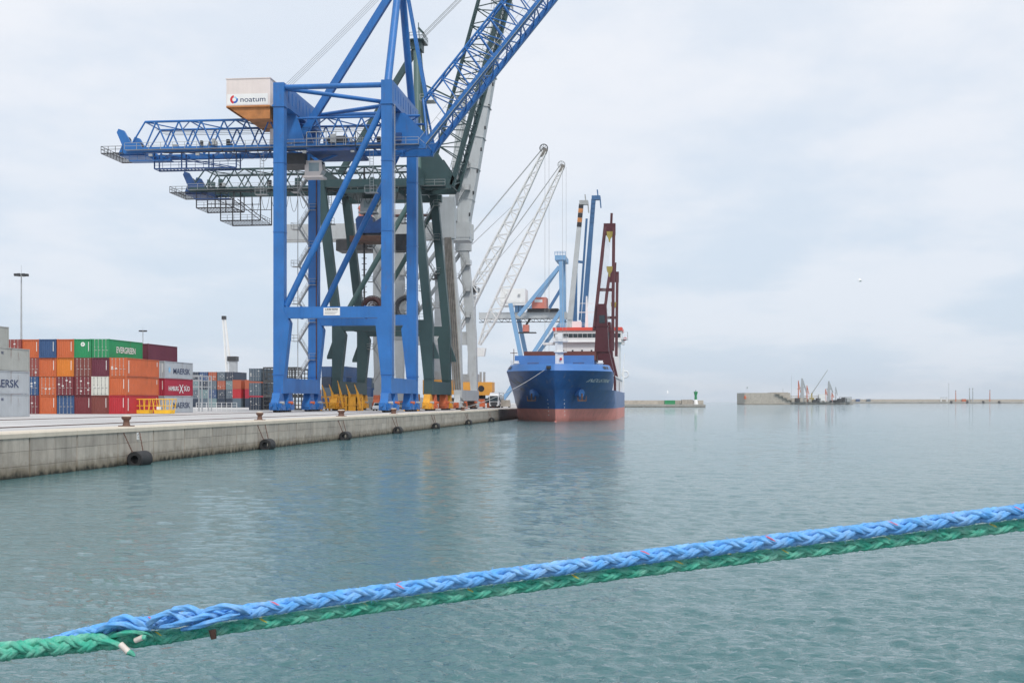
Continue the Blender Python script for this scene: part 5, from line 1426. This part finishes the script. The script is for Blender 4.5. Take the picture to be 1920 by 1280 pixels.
# clutter under and behind the cranes
for i, (px, Y, m_, lab) in enumerate(((640, 285, 'mhc', 'orange box generator behind the green crane landside bogies'), (712, 292, 'redor', 'red steel hopper behind the blue waterside leg'),
        (690, 300, 'steel', 'grey equipment box between the landside and waterside bogies'), (786, 300, 'white', 'white box pallet stack left of the green waterside bogies'),
        (838, 330, 'rust', 'rusty grab bucket behind the green waterside legs'), (900, 352, 'redor', 'red equipment box left of the truck'), (948, 372, 'wall3', 'pale crate stack right of the truck near the bow'))):
    c = atY(px, 765, Y); hh_ = random.uniform(1.6, 2.8); t = thing('equipment_box', lab, 'equipment', (c.x, Y, AP), 'equipment on the apron between the cranes')
    b = MB().prism([(c.x-1.3, AP+.3), (c.x+1.3, AP+.3), (c.x+1.1, AP+hh_), (c.x-1.1, AP+hh_)], 'y', Y-1, Y+1.4)
    for k in range(5): b.box(c.x-1.1+.5*k, c.x-1.0+.5*k, Y-1.06, Y-1, AP+.35, AP+hh_-.1)
    b.build('body', M[m_], t)
    for sx in (-1, 1): MB().box(c.x+sx*1.0-.15, c.x+sx*1.0+.15, Y-1.1, Y+1.5, AP, AP+.3).build('skid', M['dark'], t)
car(-52, 246, M['white'], 'white car parked between the blue and green cranes')
car(-57, 296, M['slate_car'] if 'slate_car' in M else M['steel'], 'silver car parked under the grey crane')

# far lattice crane beyond the yard
pb = atY(434, 745, 640); ptp = atY(420, 597, 640)
t = thing('mobile_harbour_crane', 'distant white lattice crane with dark head far behind the dark container stack', 'crane', (pb.x, 640, AP), 'mobile harbour cranes with white lattice booms')
MB().bar((pb.x+1, 640, AP), (pb.x+1, 640, atY(437, 675, 640).z), 3.2, 3.2).build('tower', M['lead'], t)
MB().box(pb.x-2.5, pb.x+4.5, 637, 643, AP, AP+7).build('machine_house', M['lead'], t)
MB().box(pb.x-1.5, pb.x+3, 638, 642, atY(437, 677, 640).z, atY(437, 672, 640).z+1).build('tower_head', M['dark'], t)
f0 = atY(431, 715, 640)
for sx in (-1, 1):
    for sy in (-1, 1): MB().bar(f0 + Vector((sx*1.1, sy*1.2, 0)), ptp + Vector((sx*.6, sy*.5, 0)), .42).build('boom_chord', M['white'], t)
lc_ = MB()
for sx in (-1, 1): lc_.lace(f0 + Vector((sx*1.1, -1.2, 0)), ptp + Vector((sx*.5, -.5, 0)), f0 + Vector((-sx*1.1, -1.2, 0)), ptp + Vector((-sx*.5, -.5, 0)), 16, .1)
lc_.build('boom_lacing', M['white'], t, kind='stuff')
MB().box(ptp.x-.9, ptp.x+.9, 639, 641, ptp.z-.5, ptp.z+1.2).build('boom_head', M['dark'], t)

# ------------------------------------------------------------------ breakwaters, jetty
D1 = 990.0
def slab(px0, px1, D, zt, thick, name, lab, cat, m_=None, kind=None):
    """low mole standing square to the view at distance D between two pixel columns"""
    def at(px, dd): k = (px-960)/FPX; return Vector((dd*(k*CS-SN), dd*(CS+k*SN), 0))
    a, b, c, d = at(px0, D), at(px1, D), at(px1, D)+Vector((-SN, CS, 0))*thick, at(px0, D)+Vector((-SN, CS, 0))*thick
    v = [(p.x, p.y, z) for z in (-3, zt) for p in (a, b, c, d)]
    mb = MB().add(v, [(0,3,2,1),(4,5,6,7),(0,1,5,4),(1,2,6,5),(2,3,7,6),(3,0,4,7)])
    return mb, at
def vb(at, px0, px1, D, z0, z1, t, mb=None):
    mb = mb or MB(); a, b = at(px0, D), at(px1, D); f = Vector((-SN, CS, 0))*t
    v = [(p.x, p.y, z) for z in (z0, z1) for p in (a, b, b+f, a+f)]
    return mb.add(v, [(0,3,2,1),(4,5,6,7),(0,1,5,4),(1,2,6,5),(2,3,7,6),(3,0,4,7)])
mb, at = slab(1040, 1323, D1, 2.0, 34, '', '', '')
t = thing('breakwater', 'grey concrete breakwater with green lighthouse, right of the ship', 'breakwater', at(1200, D1))
mb.build('lower_mole', M['farwall'], t)
vb(at, 1040, 1319, D1+14, 2.0, 4.9, 12).build('parapet_wall', M['wall3'], t)
gb = vb(at, 1247, 1266, D1+6, 2.01, 4.9, 6); o = gb.build('site_container', M['c_green'], None, label='green site container standing on the breakwater', category='container', origin=at(1256, D1+8))
gb = vb(at, 1279, 1299, D1+6, 2.01, 5.4, 6); gb.build('concrete_hut', M['wall2'], None, label='low grey hut on the breakwater next to the green lighthouse', category='hut', origin=at(1289, D1+8))
lp = at(1304.5, D1+10); t = thing('lighthouse', 'small green harbour light tower on a white base at breakwater end', 'lighthouse', (lp.x, lp.y, 2.0))
MB().lathe((lp.x, lp.y, 2.0), [(1.9, 0), (1.2, 3.2), (1.0, 3.4)], 14).build('white_base', M['white'], t)
MB().lathe((lp.x, lp.y, 5.4), [(1.0, 0), (.85, 3.0), (1.5, 5.4), (1.55, 5.8), (1.2, 5.9)], 14).build('green_tower', M['c_green'], t)
MB().lathe((lp.x, lp.y, 11.3), [(.5, 0), (.5, .9), (.1, 1.3)], 10).build('lantern', M['palegl'], t)
D2 = 1790.0
mb, at = slab(1396, 1482, D2, 15.2, 60, '', '', '')
t = thing('jetty_caisson', 'big pale concrete caisson block in the water across the basin', 'caisson', at(1440, D2))
mb.build('caisson_block', M['wall3'], t)
b = MB(); vb(at, 1450, 1478, D2+5, 15.2, 15.9, 40, b); b.build('deck_slab', M['wall2'], t)
st_ = MB()
for k in range(4): vb(at, 1454+k*7, 1463+k*7, D2-3, 15.2-2.6*k-1.6, 15.2-2.6*k, 4, st_)
st_.build('stair_step', M['wall'], t)
MB().lathe(tuple(at(1397, D2-2)+Vector((0,0,7))), [(1.5, 0), (1.8, 2), (.6, 5)], 8).build('fender', M['redor'], t)
mb, at = slab(1478, 1600, D2+5, 3.2, 50, '', '', '')
t = thing('tanker_jetty', 'jetty with pipes and loading arms right of the caisson', 'jetty', at(1540, D2))
mb.build('jetty_deck', M['farwall'], t)
random.seed(5)
for k in range(14):
    px = 1484+k*8; vb(at, px, px+random.uniform(4, 7), D2+2, 3.2, 3.2+random.uniform(1.5, 6), 8).build('pipe_module', random.choice((M['wall3'], M['dark'], M['steel'], M['wall2'])), t)
for zz in (8.5, 10.5): vb(at, 1472, 1540, D2+8, zz, zz+.8, 3).build('pipe_bridge', M['wall3'], t)
vb(at, 1536, 1548, D2+2, 3.2, 13.5, 8).build('control_house', M['white'], t)
vb(at, 1574, 1597, D2+4, 9.3, 10.0, 2).build('gantry_beam', M['lead'], t)
for px in (1574, 1585, 1596): vb(at, px, px+.8, D2+4, 3.2, 9.4, 2).build('gantry_post', M['lead'], t)
for (px, top, wd, m_) in ((1497, 713, 1.6, 'redor'), (1504, 709, 3.4, 'lead'), (1513, 722, 1.6, 'redor'), (1548, 729, 1.6, 'redor'), (1554, 714, 3.2, 'lead'), (1560, 735, 1.6, 'redor'), (1567, 725, 1.4, 'lead'), (1468, 728, .8, 'lead'), (1484, 704, .4, 'lead')):
    zz = CAMZ + (HZ-top)*D2/FPX; c = at(px, D2+6)
    lt = thing('loading_arm', '%s on the far jetty, at %s' % ({'lead': 'grey lattice loading tower' if wd > 2 else 'thin grey mast', 'redor': 'red loading arm'}[m_], {1497: 'left of the bigger grey tower', 1504: 'the left and tallest tower', 1513: 'right of the bigger grey tower', 1548: 'left of the second grey tower', 1554: 'the right tower below the crane jib', 1560: 'right of the second grey tower', 1567: 'the far right of the towers', 1468: 'the caisson edge', 1484: 'the left, tall and hair thin'}[px]), 'loading arm' if wd > 1 else 'mast', (c.x, c.y, 3.2), 'jetty towers')
    b = MB(); b.bar((c.x, c.y, 3.2), (c.x, c.y, zz), wd*1.5 if wd > 2 else wd*.9, wd*1.5 if wd > 2 else wd*.9, w2=wd*.6, h2=wd*.6)
    b.build('column', M[m_], lt)
    if wd > 1:
        b = MB().bar((c.x, c.y-.5, zz-1), (c.x+wd*1.6, c.y-.5, 3.2+(zz-3.2)*.45), wd*.5); b.bar((c.x-wd, c.y, 3.2+(zz-3.2)*.6), (c.x+wd, c.y, 3.2+(zz-3.2)*.62), wd*.4); b.build('arm', M[m_], lt)
c = at(1522, D2+8); e = at(1552, D2+8)
t = thing('crawler_crane', 'far crane with long thin dark jib slanting up to the right', 'crane', (c.x, c.y, 3.2))
MB().bar((c.x, c.y, CAMZ+(HZ-738)*D2/FPX), (e.x, e.y, CAMZ+(HZ-693)*D2/FPX), 1.1, 1.3, w2=.6, h2=.7).build('jib', M['lead'], t)
MB().box(c.x-3, c.x+3, c.y-2, c.y+2, 3.2, 8.5).bar((c.x, c.y, 8), (c.x, c.y, 15), 1.5).build('crane_body', M['hook'], t)
D3 = 2700.0
mb, at = slab(1585, 2300, D3, 3.6, 40, '', '', '')
t = thing('breakwater', 'long low distant breakwater wall at the right under the horizon sky', 'breakwater', at(1800, D3))
mb.build('lower_mole', M['farwall'], t)
vb(at, 1585, 2300, D3+10, 3.6, 8.2, 12).build('parapet_wall', M['wall3'], t)
for px in (1783, 1813, 1843, 1873): vb(at, px, px+3, D3-3, .5, 5.0, 5).build('dolphin', M['dark'], t)
for i, (px, top, wd, m_, lab) in enumerate(((1779, 718, .7, 'lead', 'very thin pale lamp mast on the distant right breakwater'), (1792, 731, 1.6, 'redor', 'left red beacon column on the distant breakwater'), (1818, 727, 1.6, 'lead', 'left of two grey columns between the red beacons'), (1824, 727, 1.6, 'lead', 'right of two grey columns between the red beacons'), (1856, 730, 1.6, 'redor', 'right red beacon column on the distant breakwater'))):
    c = at(px, D3+4); zz = CAMZ+(HZ-top)*D3/FPX; bt = thing('beacon_column', lab, 'beacon', (c.x, c.y, 3.6), 'columns on the far breakwater')
    MB().tube((c.x, c.y, 3.6), (c.x, c.y, zz-2), wd*.6, wd*.4, n=8).build('column', M[m_], bt)
    MB().lathe((c.x, c.y, zz-2), [(wd*.8, 0), (wd*.9, 1), (wd*.3, 2)], 8).build('beacon_head', M['lead'], bt)
t = thing('portal_frame', 'white portal frame standing on the distant breakwater', 'frame', at(1770, D3))
for px in (1764, 1775): vb(at, px, px+1.6, D3+3, 3.6, 11, 2).build('post', M['white'], t)
vb(at, 1764, 1776.6, D3+2.9, 11, 12, 2.2).build('beam', M['lead'], t)
for px, m_, lab in ((1609, 'c_blue', 'blue box on the far breakwater, left'), (1629, 'c_slate', 'small dark box on the far breakwater, middle left'), (1808, 'redor', 'small red cabin on the far breakwater between the beacons')):
    vb(at, px-3.5, px+3.5, D3+3, 3.61, 8.6, 5).build('site_cabin', M[m_], None, label=lab, category='cabin', origin=at(px, D3+5), group='cabins on the far breakwater')

# ------------------------------------------------------------------ gulls
def gull(px, py, D, s, lab, roll):
    k = (px-960)/FPX; c = Vector((D*(k*CS-SN), D*(CS+k*SN), CAMZ+(HZ-py)*D/FPX))
    mb = MB(); n = 8; prof = [(-.3, .01), (-.22, .05), (-.05, .085), (.12, .075), (.22, .05), (.29, .02)]
    v = []
    for (a, r_) in prof:
        for i in range(n):
            t_ = 2*math.pi*i/n; v.append(c + Vector((a*s, r_*s*math.cos(t_), r_*s*math.sin(t_))))
    mb.add(v, [(j*n+i, j*n+(i+1) % n, (j+1)*n+(i+1) % n, (j+1)*n+i) for j in range(len(prof)-1) for i in range(n)], True)
    for sd_ in (-1, 1):
        w_ = []
        for (u, ch, up) in ((0, .13, 0), (.3, .12, .16+roll*sd_), (.55, .09, .24+roll*sd_*1.4), (.75, .02, .2+roll*sd_*1.6)):
            for q in (-1, 1):
                for tk_ in (.008, -.008): w_.append(c + Vector((q*ch*s-.05*u*s, sd_*u*s, up*s+tk_*s)))
        fs = []
        for i in range(3):
            o = i*4; fs += [(o, o+4, o+6, o+2), (o+1, o+3, o+7, o+5), (o, o+1, o+5, o+4), (o+2, o+6, o+7, o+3)]
        mb.add(w_, fs)
    mb.add([c+Vector((-.28*s, -.02*s, 0)), c+Vector((-.28*s, .02*s, 0)), c+Vector((-.42*s, .07*s, .01)), c+Vector((-.42*s, -.07*s, .01))], [(0,1,2,3)])
    g = thing('seagull', lab, 'bird', c, 'gulls in flight')
    mb.build('bird_body', M['white'], g)
gull(1613, 527, 190, 1.0, 'white gull flying in the open sky at right', .12)
gull(1252, 736, 420, 1.0, 'small gull flying over the breakwater left of the green light', .3)
gull(1401, 728, 420, 1.0, 'small gull flying above the left end of the pale caisson', -.2)

# ------------------------------------------------------------------ mooring ropes in the foreground
def ropemat(name, c1, c2):
    m = mat(name, c1, .65, .18, 40, spec=.35)
    t = m.node_tree; b = t.nodes['Principled BSDF']; src = b.inputs['Base Color'].links[0].from_socket
    co_ = t.nodes.new('ShaderNodeTexCoord'); n = t.nodes.new('ShaderNodeTexNoise'); n.inputs['Scale'].default_value = 14; n.inputs['Detail'].default_value = 8; n.inputs['Roughness'].default_value = .75
    t.links.new(co_.outputs['Object'], n.inputs['Vector'])
    r_ = t.nodes.new('ShaderNodeMapRange'); r_.inputs[1].default_value = .42; r_.inputs[2].default_value = .7; r_.inputs[4].default_value = .6
    t.links.new(n.outputs[0], r_.inputs[0]); x = t.nodes.new('ShaderNodeMix'); x.data_type = 'RGBA'; x.inputs[7].default_value = (*c2, 1)
    t.links.new(r_.outputs[0], x.inputs[0]); t.links.new(src, x.inputs[6]); t.links.new(x.outputs[2], b.inputs['Base Color'])
    w_ = t.nodes.new('ShaderNodeTexNoise'); w_.inputs['Scale'].default_value = 420; w_.inputs['Detail'].default_value = 3
    mp_ = t.nodes.new('ShaderNodeMapping'); mp_.inputs['Scale'].default_value = (.12, 1, 1); t.links.new(co_.outputs['Object'], mp_.inputs[0]); t.links.new(mp_.outputs[0], w_.inputs['Vector'])
    bn = t.nodes.new('ShaderNodeBump'); bn.inputs['Strength'].default_value = .9; bn.inputs['Distance'].default_value = .003
    t.links.new(w_.outputs[0], bn.inputs['Height']); t.links.new(bn.outputs[0], b.inputs['Normal'])
    return m
M['rblue'] = ropemat('rope_blue', (.11, .37, .78), (.42, .63, .86))
M['rgreen'] = ropemat('rope_green', (.05, .40, .28), (.38, .64, .54))
M['rred'] = mat('tracer_red', (.55, .14, .22), .7); M['ryel'] = mat('tracer_yellow', (.62, .50, .05), .7)
M['tape'] = mat('tape_white', (.66, .60, .55), .6, .15, 30)
RD = 4.4
def rp(px, py, dd=0.0):
    k = (px-960)/FPX; d = RD+dd; return Vector((d*(k*CS-SN), d*(CS+k*SN), CAMZ+(HZ-py)*d/FPX))
def smooth_path(pts, n):
    out_ = []
    for i in range(len(pts)-1):
        p0, p1, p2, p3 = pts[max(i-1, 0)], pts[i], pts[i+1], pts[min(i+2, len(pts)-1)]
        for j in range(n):
            t_ = j/n
            out_.append(.5*((2*p1) + (p2-p0)*t_ + (2*p0-5*p1+4*p2-p3)*t_*t_ + (3*p1-p0-3*p2+p3)*t_**3))
    out_.append(pts[-1]); return out_
def resample(pts, step):
    L = [0]
    for a, b in zip(pts[:-1], pts[1:]): L.append(L[-1]+(b-a).length)
    n = int(L[-1]/step); res = []; j = 0
    for i in range(n+1):
        s = i*step
        while j < len(L)-2 and L[j+1] < s: j += 1
        res.append(pts[j].lerp(pts[j+1], (s-L[j])/max(1e-9, L[j+1]-L[j])))
    return res, step
def braid(root, ctrl, Rc, rs, amp, P, m_, tracer, radf=lambda s: 1.0):
    pts, ds = resample(smooth_path(ctrl, 40), P/18)
    view = Vector((SN, -CS, 0))                    # towards the viewer side of the basin
    n = len(pts); fr = []
    for i in range(n):
        d = (pts[min(i+1, n-1)]-pts[max(i-1, 0)]).normalized()
        a = Vector((0,0,1)); a = (a - d*a.dot(d)).normalized(); b = d.cross(a).normalized()
        fr.append((a, b))
    for k in range(8):
        cw = 1 if k < 4 else -1; j = k % 4
        ph = (0 if j < 2 else math.pi) + (.36 if j % 2 else -.36)
        path = []; rad = []
        for i in range(n):
            s = i*ds; th = cw*2*math.pi*s/P + ph; f = radf(s)
            r_ = (Rc + amp*cw*math.cos(2*(th)))*f
            a, b = fr[i]; an = th + math.pi/4
            path.append(pts[i] + a*(r_*math.cos(an)) - b*(r_*math.sin(an))*(-1)); rad.append(rs*f)
        # each strand is a twisted bundle of yarns: lobed section turning along its length
        nn = 15; vv = []; ref = Vector((.13, .2, 1)).normalized(); jit = random.uniform(0, 6)
        for i in range(n):
            d = (path[min(i+1, n-1)]-path[max(i-1, 0)]).normalized(); a_ = d.cross(ref).normalized(); b_ = a_.cross(d)
            wob = 1 + .05*math.sin(i*.31+jit) + .04*math.sin(i*.83+jit*2)
            for q in range(nn):
                t_ = 2*math.pi*q/nn; rr = rad[i]*wob*(1 + .13*math.cos(5*t_ + i*.42*cw + jit))
                vv.append(path[i] + a_*(math.cos(t_)*rr) + b_*(math.sin(t_)*rr))
        mb = MB().add(vv, [(i*nn+q, (i+1)*nn+q, (i+1)*nn+(q+1) % nn, i*nn+(q+1) % nn) for i in range(n-1) for q in range(nn)], True)
        mb.add(vv[:nn], [tuple(range(nn))]); mb.add(vv[-nn:], [tuple(reversed(range(nn)))])
        mb.build('strand', m_, root)
        fz = MB()
        for _ in range(int(n*.35)):
            i = random.randrange(4, n-4); e = (path[i]-pts[i]).normalized(); p0_ = path[i] + e*rad[i]*.9
            p1_ = p0_ + e*random.uniform(.002, .007) + Vector((random.uniform(-.012, .012), random.uniform(-.006, .006), random.uniform(-.006, .006)))
            fz.path([p0_, (p0_+p1_)/2 + e*.002, p1_], [.0007, .0006, .0003], 3)
        fz.build('fuzz', m_, root, kind='stuff')
        if j == 0 and tracer:
            tr_ = MB()
            for i0 in range(0, n-8, 36 if cw > 0 else 54):
                seg = []
                for i in range(i0, i0+4):
                    c = pts[i]; e = (path[i]-c).normalized(); seg.append(path[i] + e*rs*radf(i*ds)*.68)
                tr_.path(seg, [rs*.25, rs*.45, rs*.45, rs*.25], 6)
            tr_.build('tracer_yarn', tracer, root, kind='stuff')
bp = [(2700, 870), (2300, 912), (1920, 957), (1600, 997), (1280, 1034), (960, 1076), (640, 1119), (480, 1143), (400, 1152), (320, 1162), (240, 1172), (150, 1190), (95, 1201), (50, 1210)]
gp = [(2700, 892), (2300, 934), (1920, 978), (1600, 1018), (1280, 1054), (960, 1097), (640, 1141), (450, 1168), (300, 1189), (200, 1201), (100, 1211), (0, 1221), (-300, 1258), (-700, 1310)]
rb = thing('mooring_rope', 'thick light blue braided mooring rope crossing the foreground, spliced at left', 'rope', rp(960, 1076))
braid(rb, [rp(*p) for p in reversed(bp)], .0135, .0086, .0046, .200, M['rblue'], M['rred'], lambda s: min(1, .35 + s/.3))
rg = thing('mooring_rope', 'green braided mooring rope running just below the blue one', 'rope', rp(960, 1097))
braid(rg, [rp(p[0], p[1]+5*(p[0] > 250), .026 if p[0] > 250 else -.03) for p in reversed(gp)], .0112, .0074, .0042, .170, M['rgreen'], M['ryel'], lambda s: 1.5 - .5*min(1, max(0, (s-1.5)/.35)))
# tucked strands of the splice
def tuck(pts, r_, m_, root, nm='tucked_strand'):
    p = smooth_path([rp(*q) for q in pts], 14); n = len(p); nn = 18; vv = []; ref = Vector((.13, .2, 1)).normalized(); jit = random.uniform(0, 6)
    for i in range(n):
        d = (p[min(i+1, n-1)]-p[max(i-1, 0)]).normalized(); a_ = d.cross(ref).normalized(); b_ = a_.cross(d)
        r0 = r_*.88*(.5+.5*min(1, i/8, (n-1-i)/8))*(1 + .07*math.sin(i*.4+jit))
        for q in range(nn):
            t_ = 2*math.pi*q/nn; rr = r0*(1 + .16*math.cos(4*t_ + i*.3 + jit)); vv.append(p[i] + a_*(math.cos(t_)*rr*1.15) + b_*(math.sin(t_)*rr*.9))
    mb = MB().add(vv, [(i*nn+q, (i+1)*nn+q, (i+1)*nn+(q+1) % nn, i*nn+(q+1) % nn) for i in range(n-1) for q in range(nn)], True)
    mb.add(vv[:nn], [tuple(range(nn))]); mb.add(vv[-nn:], [tuple(reversed(range(nn)))]); mb.build(nm, m_, root)
tuck([(196, 1190, -.03), (212, 1164, -.05), (236, 1157, -.05), (258, 1166, -.05), (282, 1180, -.03)], .0125, M['rblue'], rb)
tuck([(180, 1186, -.02), (205, 1172, -.06), (235, 1170, -.065), (262, 1178, -.05), (290, 1172, -.02)], .011, M['rblue'], rb)
tuck([(268, 1180, -.03), (292, 1158, -.055), (318, 1148, -.05), (340, 1158, -.05), (362, 1170, -.04)], .012, M['rblue'], rb)
tuck([(316, 1158, -.03), (326, 1144, -.05), (346, 1139, -.055), (366, 1143, -.055), (384, 1160, -.04)], .0125, M['rblue'], rb)
tuck([(300, 1176, -.04), (330, 1170, -.06), (362, 1160, -.065), (392, 1152, -.05), (410, 1158, -.03)], .0115, M['rblue'], rb)
tuck([(372, 1160, -.03), (394, 1142, -.05), (424, 1136, -.05), (448, 1140, -.045), (468, 1150, -.02)], .0115, M['rblue'], rb)
tuck([(340, 1180, -.04), (375, 1172, -.06), (412, 1160, -.06), (450, 1150, -.04)], .0105, M['rblue'], rb)
tuck([(150, 1214, -.02), (185, 1202, -.05), (215, 1205, -.055), (236, 1216, -.05)], .012, M['rgreen'], rg)
tuck([(200, 1196, -.03), (232, 1186, -.06), (262, 1184, -.05), (285, 1192, -.02)], .010, M['rgreen'], rg)
MB().path([rp(226, 1207, -.06), rp(233, 1214, -.065), rp(241, 1222, -.07)], .0105, 10).build('whipped_end', M['tape'], rg)
MB().path([rp(240, 1221, -.07), rp(247, 1224, -.07), rp(253, 1229, -.07)], [.010, .009, .004], 8).build('frayed_tip', M['rgreen'], rg)
MB().path([rp(254, 1200, -.05), rp(268, 1194, -.06)], .009, 10).build('whipped_end', M['tape'], rg)
MB().path([rp(267, 1194, -.06), rp(274, 1195, -.06)], .0088, 8).build('frayed_tip', M['rgreen'], rg)
MB().path([rp(398, 1180, -.01), rp(401, 1197, -.01)], [.012, .009], 10).build('whipped_end', M['rust'], rg)
# bollard on the near quay that takes the ropes (left of the picture)
e = rp(-700, 1310)
MB().lathe((e.x, 1.2, 2.44), [(.35, 0), (.24, .1), (.22, .42), (.38, .55), (.38, .66), (.15, .72)], 16).build('bollard', M['rust'], None, label='mooring bollard on the near quay outside the picture', category='bollard', origin=(e.x, 1.2, 2.44))
# ------------------------------------------------------------------ haze
hm = bpy.data.materials.new('sea_haze'); hm.use_nodes = True
ht = hm.node_tree; ht.nodes.clear()
ho_ = ht.nodes.new('ShaderNodeOutputMaterial'); pv = ht.nodes.new('ShaderNodeVolumePrincipled')
pv.inputs['Color'].default_value = (.97, .985, 1.0, 1); pv.inputs['Density'].default_value = .00006; pv.inputs['Anisotropy'].default_value = .2
ht.links.new(pv.outputs[0], ho_.inputs['Volume'])
hz_ = MB().box(-8300, 8300, -8300, 8300, -5, 98).build('haze', hm, None, kind='stuff')
